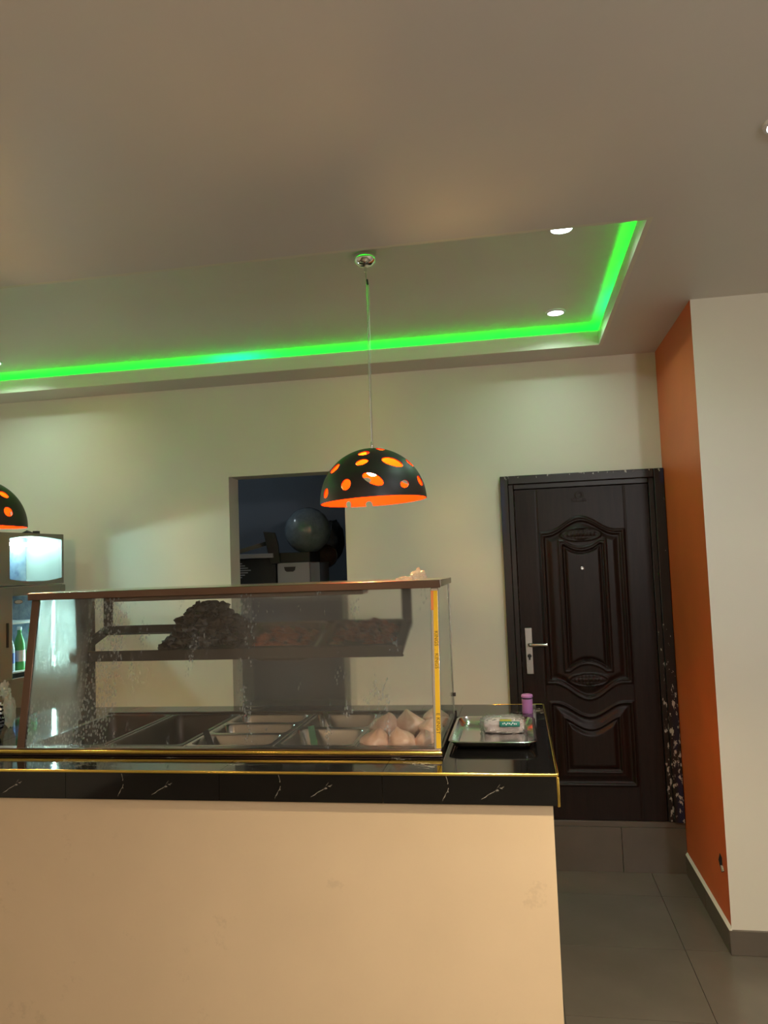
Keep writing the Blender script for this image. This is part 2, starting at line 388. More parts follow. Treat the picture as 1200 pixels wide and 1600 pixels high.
# ------------------------------------------------------------------ the room
T = 0.15
fl = struct(MB().box(XL-T, XRR+T, YB-T, 6.8, -0.12, -0.008).build('floor', 'grout'), 'grey brown ceramic tiled floor of the dining room', 'floor')
TS = 0.575
tme = MB().box(0.0012, TS-0.0012, 0.0012, TS-0.0012, -0.008, 0).mesh('floor_tile', 'floor')
x = 0.682-TS*8
while x < XRR:
    y = 3.83-TS*13
    while y < 4.70:
        if x > XL-0.5 and y > YB-0.5 and x+TS < XRR+0.4 and y+TS < D+0.05: put('tile', tme, fl, (x, y, 0))
        y += TS
    x += TS
# the last row reaches under the step
lme = MB().box(0.0012, TS-0.0012, 0.0012, 0.34, -0.008, 0).mesh('floor_tile_cut', 'floor')
for k in range(-7, 1): put('tile', lme, fl, (0.682+TS*k, 3.83+TS, 0))

XD0, XD1, ZD = -1.819, -1.049, 2.425      # open doorway to the storeroom
wb = MB()
wb.box(XL-T, XD0, D, D+0.173, 0, ZU+0.2).box(XD1, -0.07, D, D+0.173, 0, ZU+0.2).box(XD0, XD1, D, D+0.173, ZD, ZU+0.2)
wb.box(-0.07, XO, D, D+0.173, 2.325, ZU+0.2).box(-0.07, XO, D, D+0.173, 0, 0.25).box(XO, XO+0.3, D, D+0.173, 0, ZU+0.2)
wb.box(-0.07, XO, D+0.06, D+0.173, 0.25, 2.325)
struct(wb.build('wall_back', 'wall'), 'cream painted back wall with a dark open doorway', 'wall')
struct(MB().box(XL-T, XL, YB-T, D, 0, ZU+0.2).build('wall_left', 'wall'), 'cream side wall at the left, behind the drinks cooler', 'wall')
struct(MB().box(XRR, XRR+T, YB-T, YF, 0, ZU+0.2).build('wall_far', 'wall'), 'cream wall at the far right of the dining room', 'wall')
struct(MB().box(XL-T, XRR+T, YB-T, YB, 0, ZU+0.2).build('wall_front', 'wall'), 'cream wall on the street side of the dining room', 'wall')
pr = MB().box(XO, XRR+T, YF, D, 0, ZU+0.2)
for i, f in enumerate(pr.f):
    c = sum((pr.v[k] for k in f), Vector())/4
    if abs(c.x-XO) < 1e-4: pr.m[i] = 1
pier = struct(pr.build('wall_right', ['wall', 'orange']), 'projecting wall at the right, cream front and orange side', 'wall')
# ragged socket hole in the orange side
hp = [px(a, b, X=XO) for a, b in ((1125,1333), (1128,1340), (1129,1352), (1132,1362), (1128,1363), (1125,1352), (1123,1343))]
hb = MB().prism([(p.y, p.z) for p in hp], 'x', XO-0.0015, XO+0.02); hb.build('socket_hole', 'rubber', pier)
gp = [px(a, b, X=XO-0.002) for a, b in ((1126,1352), (1129,1353), (1131,1361), (1128,1362))]
MB().prism([(p.y, p.z) for p in gp], 'x', XO-0.003, XO-0.0017).build('plaster_chip', 'wall', pier)

# ceiling with the recess
cm = MB(); XRL = -3.35
cm.box(XL-T, XRR+T, YB-T, YCN-0.02, ZC, ZC+0.02)
cm.box(XL-T, XRR+T, YCF+0.02, D, ZC, ZC+0.02)
cm.box(XCR+0.02, XRR+T, YCN-0.02, YCF+0.02, ZC, ZC+0.02)
cm.box(XL-T, XRL-0.02, YCN-0.02, YCF+0.02, ZC, ZC+0.02)
ceil = struct(cm.build('ceiling', 'ceil'), 'plain pale ceiling around a long rectangular recess', 'ceiling')
lp = MB(); LIP = 0.085
lp.box(XRL-0.02, XCR+0.02, YCN-0.02, YCN, ZC, ZC+LIP).box(XRL-0.02, XCR+0.02, YCF, YCF+0.02, ZC, ZC+LIP)
lp.box(XCR, XCR+0.02, YCN, YCF, ZC, ZC+LIP).box(XRL-0.02, XRL, YCN, YCF, ZC, ZC+LIP)
lp.build('recess_lip', 'wall', ceil)
GAP = 0.20
up = MB().box(XRL-GAP, XCR+GAP+0.02, YCN-GAP-0.02, YCF+GAP+0.04, ZU, ZU+0.02)
up.box(XCR+GAP, XCR+GAP+0.02, YCN-GAP, YCF+GAP, ZC+0.02, ZU).box(XRL-GAP-0.02, XRL-GAP, YCN-GAP, YCF+GAP, ZC+0.02, ZU)
up.box(XRL-GAP, XCR+GAP, YCF+GAP, YCF+GAP+0.02, ZC+0.02, ZU).box(XRL-GAP, XCR+GAP, YCN-GAP-0.02, YCN-GAP, ZC+0.02, ZU)
up.build('recess_panel', 'recess', ceil)
MB().box(XL-T, XRR+T, YB-T, D+T, ZU+0.2, ZU+0.3).build('slab', 'ceil', ceil)

# skirting and step
def skirt_run(root, pts_axis, lo, hi, fixed, side, h=0.108):
    n = max(1, round((hi-lo)/TS)); L = (hi-lo)/n
    for k in range(n):
        a, b = lo+k*L+0.001, lo+(k+1)*L-0.001
        (MB().box(a, b, min(fixed, fixed+side), max(fixed, fixed+side), 0.0, h) if pts_axis == 'x' else MB().box(min(fixed, fixed+side), max(fixed, fixed+side), a, b, 0.0, h)).build('tile', 'skirt', root, bevel=0.0015, seg=1)
br = thing('baseboard_right', 'brown skirting tiles along the foot of the orange and cream wall', 'skirting', (XO, YF, 0), kind='structure')
skirt_run(br, 'y', YF, D-0.034, XO, -0.012); skirt_run(br, 'x', XO-0.012, XRR, YF, -0.012)
for a, b in ((YF-0.012, D-0.034),):
    MB().prism([(XO-0.012, 0.108), (XO, 0.108), (XO, 0.122)], 'y', a, b).build('mortar_edge', 'wall', br)
st = thing('threshold_step', 'low tiled step under the dark brown door', 'step', (0.4, D, 0), kind='structure')
for a, b in ((-0.40, -0.045), (-0.043, 0.528), (0.530, XO)):
    MB().box(a+0.0004, b-0.0004, D-0.034, D-0.001, 0.0, 0.252).build('tile', 'skirt', st, bevel=0.0007, seg=1)
MB().box(-0.40, XO, D-0.030, D-0.001, 0.2525, 0.285).build('ledge', 'skirt', st, bevel=0.002, seg=1)

# ------------------------------------------------------------------ storeroom behind the doorway
sr = MB(); X0s, X1s, Y1s = -3.0, -0.45, 6.6
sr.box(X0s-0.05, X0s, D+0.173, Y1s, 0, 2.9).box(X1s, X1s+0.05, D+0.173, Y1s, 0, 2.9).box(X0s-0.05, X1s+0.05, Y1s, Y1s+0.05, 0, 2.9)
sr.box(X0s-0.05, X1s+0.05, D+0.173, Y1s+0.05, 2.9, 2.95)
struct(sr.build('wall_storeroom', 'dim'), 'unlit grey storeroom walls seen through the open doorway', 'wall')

# ------------------------------------------------------------------ door
dr = thing('door_1', 'dark brown moulded steel door with a paint-splashed frame', 'door', (0.4, D, 0.285), kind='structure')
fx0, fx1, fz0, fz1 = -0.07, XO-0.002, 0.286, 2.325
lx0, lx1, lz0, lz1 = 0.012, 0.790, 0.290, 2.238
def jamb(poly, name):                                     # frame member with a stepped section
    return poly.build(name, 'frame', dr, bevel=0.004)
f = MB(); f.box(fx0, lx0-0.035, 4.700, D+0.06, fz0, fz1); f.box(lx0-0.036, lx0-0.004, 4.716, D+0.06, fz0, lz1+0.036); jamb(f, 'frame_jamb')
f = MB(); f.box(lx1+0.035, fx1, 4.700, D+0.06, fz0, fz1); f.box(lx1+0.004, lx1+0.036, 4.716, D+0.06, fz0, lz1+0.036); jamb(f, 'frame_jamb')
f = MB(); f.box(lx0-0.035, lx1+0.035, 4.700, D+0.06, lz1+0.035, fz1); f.box(lx0-0.004, lx1+0.004, 4.716, D+0.06, lz1+0.004, lz1+0.036); jamb(f, 'frame_head')
# leaf: one sheet pressed into mouldings
xc = 0.392
def cosb(x, hw): s_ = min(1.0, abs(x-xc)/hw); return 0.5*(1+math.cos(math.pi*s_))
def up_top(x): return 1.980+0.085*cosb(x, 0.20)
def up_bot(x): return 1.070-0.096*cosb(x, 0.20)
def par(x, hw): return max(0.0, 1-((x-xc)/hw)**2)
def in_top(x): return 1.918-0.042*par(x, 0.105)
def in_bot(x): return 1.146+0.044*par(x, 0.105)
def lo_top(x): return 0.972-0.080*cosb(x, 0.20)
def sst(a, b, v): t_ = max(0.0, min(1.0, (v-a)/(b-a))); return t_*t_*(3-2*t_)
def ridge(d, a, b, h): return h*math.sin(math.pi*(d-a)/(b-a)) if a < d < b else 0.0
def relief(x, z):
    h = 0.0
    for gx in (0.139, 0.652): h -= 0.003*max(0.0, 1-abs(x-gx)/0.004)          # long pressed lines
    d = min(x-0.146, 0.645-x, up_top(x)-z, z-up_bot(x))
    if d > 0:
        e = min(x-0.262, 0.530-x, in_top(x)-z, z-in_bot(x))
        h += ridge(d, 0.0, 0.020, 0.010)+ridge(d, 0.018, 0.032, 0.006)-0.007*sst(0.028, 0.036, d)
        h += 0.010*sst(0.040, 0.075, d) if e < -0.01 else 0.010*sst(0.040, 0.075, d)
        if e > -0.008:
            h += ridge(e, -0.008, 0.010, 0.008)+ridge(e, 0.008, 0.022, 0.006)-0.012*sst(0.018, 0.026, e)+0.012*sst(0.026, 0.046, e)
        for oz in (1.953, 1.096):                                              # leaf ornaments in an oval
            r2 = ((x-xc)/0.105)**2+((z-oz)/0.034)**2
            if r2 < 1.5: h += ridge(math.sqrt(r2), 0.95, 1.2, 0.007)
            if r2 < 0.9: h += 0.007*abs(math.sin((x-xc)*150))*abs(math.cos((z-oz)*130))*(1-r2)+0.004*(1-r2)
    d = min(x-0.158, 0.640-x, lo_top(x)-z, z-0.480)
    if d > 0:
        h += ridge(d, 0.0, 0.018, 0.009)-0.008*sst(0.016, 0.024, d)+0.012*sst(0.030, 0.070, d)
        h += ridge(d, 0.074, 0.090, 0.005)-0.010*sst(0.086, 0.094, d)+0.013*sst(0.096, 0.125, d)
    r2 = ((x-0.394)/0.022)**2+((z-2.190)/0.020)**2                              # faint round maker's mark
    h += ridge(math.sqrt(r2), 0.7, 1.1, 0.0025)
    if abs(z-2.160) < 0.006 and abs(x-0.394) < 0.04: h += 0.0018*abs(math.sin(x*260))
    return h
nx, nz = 170, 400; bmv = []; bmf = []
for j in range(nz+1):
    z = lz0+(lz1-lz0)*j/nz
    for i in range(nx+1):
        x = lx0+(lx1-lx0)*i/nx; bmv.append(Vector((x, 4.722-relief(x, z), z)))
for j in range(nz):
    for i in range(nx):
        a = j*(nx+1)+i; bmf.append((a, a+1, a+nx+2, a+nx+1))
lf = MB(); lf.v = bmv; lf.f = bmf; lf.m = [0]*len(bmf)
leaf = lf.build('leaf', 'door', dr, smooth=70)
MB().box(lx0, lx1, 4.735, D+0.05, lz0, lz1).build('core', 'door', dr)
p0 = px(826, 981, Y=4.715); p1 = px(828, 1053, Y=4.715); hx = 0.056
hd = MB().box(hx-0.021, hx+0.021, 4.705, 4.723, p1.z, p0.z).build('handle_plate', 'brushed', dr, bevel=0.003)
lz = px(835, 1007, Y=4.70).z
MB().tube([(hx+0.004, 4.708, lz), (hx+0.004, 4.672, lz), (hx+0.018, 4.662, lz), (hx+0.105, 4.662, lz-0.001)], [0.011, 0.010, 0.011, 0.009], 12).build('lever', 'steel', hd, smooth=50)
cz = px(828, 1025, Y=4.70).z
MB().lathe([(0.0, 0.010), (0.010, 0.009), (0.012, 0.0)], (hx, 4.705, cz), 16, xf=Matrix.Rotation(R(90), 4, 'X')).box(hx-0.005, hx+0.005, 4.690, 4.70, cz-0.022, cz).build('lock_cylinder', 'rubber', hd)
pz = px(910, 888, Y=4.70).z
MB().lathe([(0.0, 0.004), (0.006, 0.004), (0.008, 0.006), (0.011, 0.004), (0.012, 0.0)], (0.390, 4.713, pz), 18, xf=Matrix.Rotation(R(90), 4, 'X')).build('peephole', 'brushed', dr, smooth=40)

# ------------------------------------------------------------------ ceiling lights
def downlight(loc, label, r, color, watts, group, mat_name, estr, spread=150):
    th = thing('ceiling_downlight', label, 'ceiling light', loc, group=group)
    x, y, z = loc
    MB().lathe([(r+0.012, 0.0), (r+0.010, -0.007), (r, -0.010), (r-0.002, -0.004), (r-0.002, 0.0)], loc, 32).build('ring', 'white', th, smooth=40)
    key = 'disc_'+mat_name
    if key not in M: M[key] = mat(mat_name, (1, 1, 1), 0.5, emit=color, estr=estr)
    MB().lathe([(0.0, -0.006), (r-0.002, -0.006), (r-0.002, -0.002), (0.0, -0.002)], loc, 32).build('diffuser', key, th)
    if watts:
        ld = bpy.data.lights.new('light', 'AREA'); ld.shape = 'DISK'; ld.size = 2*r-0.01; ld.energy = watts; ld.color = color; ld.spread = R(spread)
        lo = bpy.data.objects.new('light', ld); COL.objects.link(lo); lo.parent = th; lo.location = (0, 0, -0.0075)
    return th
dw = (0.74, 1.0, 0.88)
a = px(868, 487, Z=ZU); b = px(877, 355, Z=ZU)
downlight((a.x, a.y, ZU), 'small round recess light nearest the back wall, above the door', 0.043, dw, 2.7, 'recess lights', 'cool light', 14)
downlight((b.x, b.y, ZU), 'small round recess light cut by the near edge of the recess', 0.043, dw, 2.7, 'recess lights', 'cool light', 14)
for k, (x, y) in enumerate(((-3.12, a.y), (-3.12, b.y))):
    downlight((x, y, ZU), ['small round recess light at the far left end, nearest the back wall', 'small round recess light at the far left end, near edge'][k], 0.043, dw, W_RECESS, 'recess lights', 'cool light', 14)
c = px(1228, 190, Z=ZC)
downlight((c.x, c.y, ZC), 'bright white ceiling light at the right edge of the picture', 0.05, (0.86, 0.91, 1.0), W_WHITE, None, 'white light', 22)
downlight((2.1, 1.0, ZC), 'white ceiling light over the right side of the dining room', 0.06, (0.95, 0.95, 1.0), W_WHITE*0.8, 'hall lights', 'white light', 22)
for k, (x, y) in enumerate(((0.55, 1.42),)):
    downlight((x, y, ZC), ['warm ceiling light in front of the counter end', 'warm ceiling light in front of the display case', 'warm ceiling light behind the viewer on the right', 'warm ceiling light behind the viewer on the left'][k],
              0.08, (1.0, 0.82, 0.56), W_WARM, 'warm hall lights', 'warm light', 12, 105)
def globe(loc, label, color, estr, r=0.11):  # added unseen lamp, fill light for ceiling and hall
    x, y, z = loc; th = thing('globe_lamp', label, 'pendant lamp', (x, y, ZC), group='hall globe lamps')
    MB().lathe([(0.05, 0.0), (0.05, -0.012), (0.03, -0.025), (0.0, -0.025)], (x, y, ZC), 20).build('ceiling_cup', 'chrome', th, smooth=40)
    MB().tube([(x, y, ZC-0.02), (x, y, z+r-0.01)], 0.005, 8).build('cable', 'rubber', th)
    key = 'globe_%s' % label; M[key] = mat('glowing globe', (1, 1, 1), 0.5, emit=color, estr=estr)
    MB().blob((x, y, z), r, 0, 0.0, 1, 24, 16).build('globe', key, th, smooth=80)
globe((-1.7, -0.8, 2.45), 'warm globe lamp hanging in the hall behind the viewer on the left', (1.0, 0.66, 0.36), E_FILL_GLOBE*0.55)
globe((1.5, -1.0, 2.45), 'warm globe lamp hanging in the hall behind the viewer on the right', (0.94, 0.92, 0.92), E_FILL_GLOBE*2.1)
# green strip on the ledge behind the lip
ls = thing('led_strip', 'bright green light strip hidden behind the lip of the ceiling recess', 'light strip', (XCR, YCF, ZC+0.02))
zl = ZC+0.035
def strip(a, b):
    a, b = Vector(a), Vector(b); n = max(1, round((b-a).length/0.25)); m_ = MB()
    for k in range(n): m_.bar(a+(b-a)*(k/n), a+(b-a)*((k+1)/n), 0.014, 0.006)
    return m_.build('strip_run', 'led', ls)
strip((XRL, YCF+0.09, zl), (XCR+0.09, YCF+0.09, zl)); strip((XCR+0.10, YCF+0.08, zl), (XCR+0.10, YCN-0.08, zl))
strip((XCR+0.09, YCN-0.10, zl), (XRL, YCN-0.10, zl)); strip((XRL-0.10, YCN-0.08, zl), (XRL-0.10, YCF+0.08, zl))
ls['label'] = 'bright green light strip hidden behind the lip of the ceiling recess'

# ------------------------------------------------------------------ pendants
def pendant(loc, label, zrim, tilt):
    x0, y0 = loc; Rr = 0.226
    th = thing('pendant_lamp', label, 'pendant lamp', (x0, y0, ZU), group='black dome pendants over the counter')
    cup = [(0.047, 0.0), (0.050, -0.004), (0.049, -0.018), (0.042, -0.034), (0.028, -0.046), (0.010, -0.052), (0.0, -0.053)]
    MB().lathe(cup, (x0, y0, ZU), 32).build('ceiling_cup', 'chrome', th, smooth=60)
    ztop = zrim+Rr
    off = 0.006
    MB().tube([(x0+off*0, y0, ZU-0.05), (x0, y0, ZU-0.075)], 0.006, 10).build('grip', 'chrome', th, smooth=50)
    MB().tube([(x0, y0, ZU-0.07), (x0+0.004, y0, ZU-0.13), (x0, y0, ZU-0.5), (x0, y0, ztop+0.02)], 0.0026, 8).build('cable', 'steel', th, smooth=50)
    MB().tube([(x0-0.002, y0, ZU-0.07), (x0+0.012, y0, ZU-0.15), (x0+0.007, y0, ZU-0.5), (x0+0.004, y0, ztop+0.02)], 0.0016, 6).build('wire', 'brushed', th, smooth=50)
    MB().tube([(x0+0.006, y0, ZU-0.108), (x0+0.008, y0, ZU-0.132)], 0.0045, 8).build('sleeve', 'rubber', th)
    MB().lathe([(0.012, 0.0), (0.012, 0.006), (0.006, 0.008), (0.006, 0.03), (0.003, 0.034), (0.0, 0.034)], (x0, y0, ztop-0.003), 14).build('cap_nut', 'chrome', th, smooth=40)
    # dome with cut-out ovals
    e = 0.09; fw = Vector((0, math.cos(e), math.sin(e))); uv = Vector((0, -math.sin(e), math.cos(e)))
    holes = []
    def hole(u, v, a, b, rot, back=False):
        w2 = max(0.0, 1-u*u-v*v); c = Vector((u, 0, 0))+uv*v-fw*math.sqrt(w2); c.normalize()
        if back: c = Vector((c.x, -c.y, c.z))
        c = Matrix.Rotation(R(10.5), 3, 'Z') @ c                 # holes as seen from the dining side
        e1 = Vector((0, 0, 1)).cross(c)
        e1 = e1.normalized() if e1.length > 1e-3 else Vector((1, 0, 0))
        if not back and e1.x < 0: e1 = -e1
        e2 = c.cross(e1); e2 = e2 if e2.z > 0 else -e2
        cr, sr_ = math.cos(R(rot)), math.sin(R(rot)); holes.append((c, e1*cr+e2*sr_, e2*cr-e1*sr_, a, b))
    for h in ((-0.115, 0.890, 0.105, 0.085, 10), (-0.165, 0.720, 0.115, 0.075, 18), (-0.665, 0.655, 0.115, 0.10, 40), (-0.475, 0.335, 0.098, 0.105, 0), (-0.86, 0.21, 0.085, 0.09, 0),
              (0.010, 0.400, 0.205, 0.100, -32), (0.390, 0.690, 0.205, 0.115, -22), (0.19, 0.955, 0.085, 0.08, 0), (0.715, 0.665, 0.105, 0.085, -30), (0.570, 0.272, 0.10, 0.070, 25), (0.875, 0.318, 0.10, 0.10, 0)):
        hole(*h)
    for h in ((-0.50, 0.13, 0.065, 0.07, 0), (-0.09, 0.12, 0.075, 0.075, 0), (0.45, 0.36, 0.16, 0.09, 20), (-0.75, 0.45, 0.10, 0.10, 0), (-0.2, 0.55, 0.19, 0.10, -20), (0.3, 0.60, 0.11, 0.10, 0), (0.65, 0.50, 0.16, 0.09, 30), (0.0, 0.85, 0.10, 0.10, 0), (-0.55, 0.75, 0.10, 0.10, 0)):
        hole(*h, back=True)
    nu, nv = 260, 72; V = []; 
    for k in range(nv+1):
        ph = R(0.6)+R(89.4)*k/nv
        for i in range(nu):
            t_ = 2*math.pi*i/nu; V.append(Vector((math.sin(ph)*math.cos(t_), math.sin(ph)*math.sin(t_), math.cos(ph))))
    F = []
    def inh(p):
        for k, (c, e1, e2, a, b) in enumerate(holes):
            if p.dot(c) > 0.8 and (p.dot(e1)/a)**2+(p.dot(e2)/b)**2 < 1: return k
        return -1
    for k in range(nv):
        for i in range(nu):
            j = (i+1) % nu; q = (k*nu+i, (k+1)*nu+i, (k+1)*nu+j, k*nu+j)
            if inh((V[q[0]]+V[q[1]]+V[q[2]]+V[q[3]]).normalized()) < 0: F.append(q)
    F.append(tuple(range(nu)))
    ec = {}
    for q in F:
        for a_, b_ in zip(q, q[1:]+q[:1]): ec[(a_, b_)] = 1
    bnd = [(a_, b_) for a_, b_ in ec if (b_, a_) not in ec]
    for vi in set(sum(bnd, ())):
        if vi >= nv*nu: continue
        p = V[vi]; best = None
        for c, e1, e2, a, b in holes:
            if p.dot(c) > 0.8:
                q1, q2 = p.dot(e1), p.dot(e2); s_ = math.sqrt((q1/a)**2+(q2/b)**2)
                if best is None or abs(s_-1) < abs(best[0]-1): best = (s_, c, e1, e2, q1, q2)
        if best and 0.5 < best[0] < 1.6:
            s_, c, e1, e2, q1, q2 = best; q1, q2 = q1/s_, q2/s_
            V[vi] = c*math.sqrt(max(0, 1-q1*q1-q2*q2))+e1*q1+e2*q2
    sh = MB(); rot = Matrix.Rotation(tilt, 4, 'Y'); cen = Vector((x0, y0, zrim))
    for rr in (Rr, Rr-0.004): sh.v += [cen+rot @ (p*rr) for p in V]
    N = len(V)
    for q in F: sh.f.append(q); sh.m.append(0); sh.f.append(tuple(i+N for i in reversed(q))); sh.m.append(1)
    for a_, b_ in bnd: sh.f.append((b_, a_, a_+N, b_+N)); sh.m.append(1)
    sh.build('shade', ['shade_out', 'shade_in'], th, smooth=40)
    MB().lathe([(0.0, Rr-0.006), (0.024, Rr-0.008), (0.024, Rr-0.034), (0.016, Rr-0.040), (0.0, Rr-0.040)], cen, 18).build('socket', 'white', th, smooth=40)
    MB().lathe([(0.013, 0.186), (0.016, 0.176), (0.025, 0.156), (0.028, 0.138), (0.024, 0.120), (0.013, 0.110), (0.0, 0.108)], cen, 20).build('bulb', 'bulb', th, smooth=60)
    return th
pend = px(570, 399, Z=ZU)
pendant((pend.x, pend.y), 'whole black dome pendant with orange lining and oval holes over the case', 2.083, R(-2.2))
pendant((-2.468, pend.y), 'black and orange dome pendant cut off by the left picture edge', 2.060, R(2.0))

# ------------------------------------------------------------------ counter
ct = thing('serving_counter', 'long serving counter with beige front and black veined tile top', 'counter', (-1.2, 3.2, 0))
KX, KY, KR = 0.102, 2.578, 3.818            # right end, front, rear
bs = MB().box(XL+0.01, KX-0.020, KY+0.022, KY+0.13, 0, ZK-0.016).box(KX-0.14, KX-0.020, KY+0.13, KR-0.02, 0, ZK-0.016)
bs.box(XL+0.01, KX-0.14, KR-0.12, KR-0.02, 0, ZK-0.016)
bs.build('base_wall', 'beige', ct)
aj = [-3.35, -2.777, -2.202, -1.627, -1.047, -0.473, KX-0.001]
AH = 0.100
ame = MB().box(0.0008, 0.575, 0, 0.012, 0, AH-0.008).mesh('apron_tile', 'tile_front')
for k in range(len(aj)-1): 
    o = put('front_tile', ame, ct, (aj[k]+1.2, KY-3.2, ZK-AH)); o.scale.x = (aj[k+1]-aj[k]-0.001)/0.575
MB().box(KX-0.012, KX-0.0005, KY+0.013, KR-0.001, ZK-AH, ZK-0.009).build('side_tile', 'tile_top', ct)
CX0, CX1, CY0, CY1 = -1.985, -0.285, 2.781, 3.51     # hole for the case
def top(x0, x1, y0, y1):
    MB().box(x0+0.0008, x1-0.0008, y0+0.0008, y1-0.0008, ZK-0.012, ZK).build('top_tile', 'tile_top', ct)
tj = aj[:-1]+[KX-0.007]
for k in range(len(tj)-1):
    x0, x1 = tj[k], tj[k+1]
    if k == len(tj)-2: x0b = CX1
    if k < len(tj)-2: top(x0, x1, KY+0.007, CY0)
    else: top(x0, CX1, KY+0.007, CY0)
    if x1 <= CX0+0.5 and x1 < -1.7:
        top(x0, min(x1, CX0), CY0, 3.30); top(x0, min(x1, CX0), 3.30, KR-0.007)
    elif k < len(tj)-2: top(max(x0, CX0), x1, CY1, KR-0.007)
top(-2.202, CX0, CY0, 3.30); top(-2.202, CX0, 3.30, KR-0.007)
top(-0.473, CX1, CY1, KR-0.007)
for y0, y1 in ((KY+0.007, 3.30), (3.30, 3.535)): top(CX1, KX-0.007, y0, y1)
top(CX1, 0.02, 3.535, KR-0.007); top(0.02, KX-0.007, 3.535, KR-0.007)
MB().box(XL+0.01, KX, KY-0.003, KY+0.006, ZK-0.0085, ZK+0.0015).build('front_trim', 'gold', ct, bevel=0.003)
MB().box(KX-0.0065, KX+0.002, KY+0.007, KR, ZK-0.0085, ZK+0.001).build('side_trim', 'gold', ct, bevel=0.002)
MB().box(KX-0.006, KX+0.003, KY-0.003, KY+0.006, ZK-AH-0.004, ZK-0.009).build('corner_trim', 'gold', ct, bevel=0.003)
MB().box(-0.14, KX-0.007, KR-0.0065, KR+0.001, ZK-0.0085, ZK+0.001).build('rear_trim', 'gold', ct, bevel=0.002)

# ------------------------------------------------------------------ display case
ZT = 1.750
cs = thing('food_display_case', 'steel and glass heated food display case with steamed slanting front', 'display case', (-1.135, 3.1, ZK))
GX0, GX1 = -1.972, -0.292
GB = (2.797, ZK+0.027); GT = (2.900, ZT-0.030)          # glass foot and head (y, z)
# front pane in its own frame so that its pattern runs along it
ang = math.atan2(GT[0]-GB[0], GT[1]-GB[1]); GL = math.hypot(GT[0]-GB[0], GT[1]-GB[1])
gm = MB().box(0.03, GX1-GX0-0.03, -0.0025, 0.0025, 0, GL).mesh('front_glass', 'fog')
g = put('front_glass', gm, cs, (GX0+1.135, GB[0]-3.1, GB[1]-ZK), (-ang, 0, 0))
# top panel, fascia
tp = MB(); tp.box(GX0-0.012, GX1+0.010, 2.888, 3.36, ZT-0.006, ZT).build('top_panel', 'steel', cs, bevel=0.002)
MB().box(GX0-0.012, GX1+0.010, 2.882, 2.894, ZT-0.030, ZT-0.001).build('top_fascia', 'copper', cs, bevel=0.002)
MB().box(GX1+0.002, GX1+0.012, 2.884, 3.36, ZT-0.026, ZT-0.001).build('side_fascia', 'steel', cs, bevel=0.002)
MB().box(GX0-0.014, GX0-0.004, 2.884, 3.36, ZT-0.026, ZT-0.001).build('side_fascia', 'steel', cs, bevel=0.002)
MB().box(GX0, GX1, 3.345, 3.36, ZT-0.03, ZT-0.007).build('rear_fascia', 'steel', cs)
# posts
def post(a, b, w_, h_, m_, name='post'): return MB().bar(a, b, w_, h_, up=(0, 1, 0)).build(name, m_, cs, bevel=0.002)
post((GX0+0.017, GB[0], ZK+0.022), (GX0+0.017, GT[0], GT[1]+0.002), 0.034, 0.012, 'copper', 'front_post')
fp = post((GX1-0.014, GB[0], ZK+0.022), (GX1-0.014, GT[0], GT[1]+0.002), 0.028, 0.012, 'steel', 'front_post')
nrm = Vector((0, -math.cos(ang), math.sin(ang))); gd = Vector((0, math.sin(ang), math.cos(ang)))
b0 = Vector((GX1-0.0105, GB[0], GB[1]))+nrm*0.0068
fm = MB().bar(b0+gd*0.002, b0+gd*(GL-0.012), 0.017, 0.0008, up=(0, 1, 0)).build('protective_film', 'film', fp)
MB().bar(Vector((GX1-0.0225, GB[0], GB[1]))+nrm*0.007+gd*(GL-0.085), Vector((GX1-0.0225, GB[0], GB[1]))+nrm*0.007+gd*(GL-0.012), 0.010, 0.0008, up=(0, 1, 0)).build('tape_tab', 'tab', fp)
for s0, body in ((0.335, 'KINGS  .  KINGS'), (0.035, '')):
    if body:
        tme_ = text_mesh(body, 0.0195, 'lettering', 'ink'); o = bpy.data.objects.new('lettering', tme_); COL.objects.link(o); o.parent = cs
        # reads downwards along the strip
        pos = b0+nrm*0.0010+gd*(s0+0.085)+Vector((-0.006, 0, 0))
        mt = Matrix((-gd, Vector((1, 0, 0)), nrm)).transposed().to_4x4(); mt.translation = pos
        o.matrix_local = W_[cs].inverted() @ mt
tme_ = text_mesh('E KINGT', 0.0195, 'lettering', 'ink'); o = bpy.data.objects.new('lettering', tme_); COL.objects.link(o); o.parent = cs
mt = Matrix((-gd, Vector((1, 0, 0)), nrm)).transposed().to_4x4(); mt.translation = b0+nrm*0.0010+gd*0.125+Vector((-0.006, 0, 0)); o.matrix_local = W_[cs].inverted() @ mt
MB().box(GX1-0.004, GX1+0.004, 3.345, 3.353, ZK+0.005, ZT-0.02).build('rear_post', 'steel', cs, bevel=0.001)
MB().tube([(GX1+0.005, 3.349, ZK+0.12), (GX1+0.005, 3.349, ZK+0.135)], 0.007, 8).build('post_joint', 'dullsteel', cs)
MB().box(GX0+0.002, GX0+0.010, 3.165, 3.36, ZK+0.03, ZT-0.007).build('rear_post', 'dullsteel', cs, bevel=0.002)
# side panes
def side_pane(x, m_): MB().prism([(GB[0]+0.02, ZK+0.035), (3.34, ZK+0.035), (3.34, ZT-0.03), (GT[0]+0.01, ZT-0.03)], 'x', x-0.002, x+0.002).build('side_glass', m_, cs)
side_pane(GX1-0.001, 'glass'); side_pane(GX0+0.0005, 'glass')
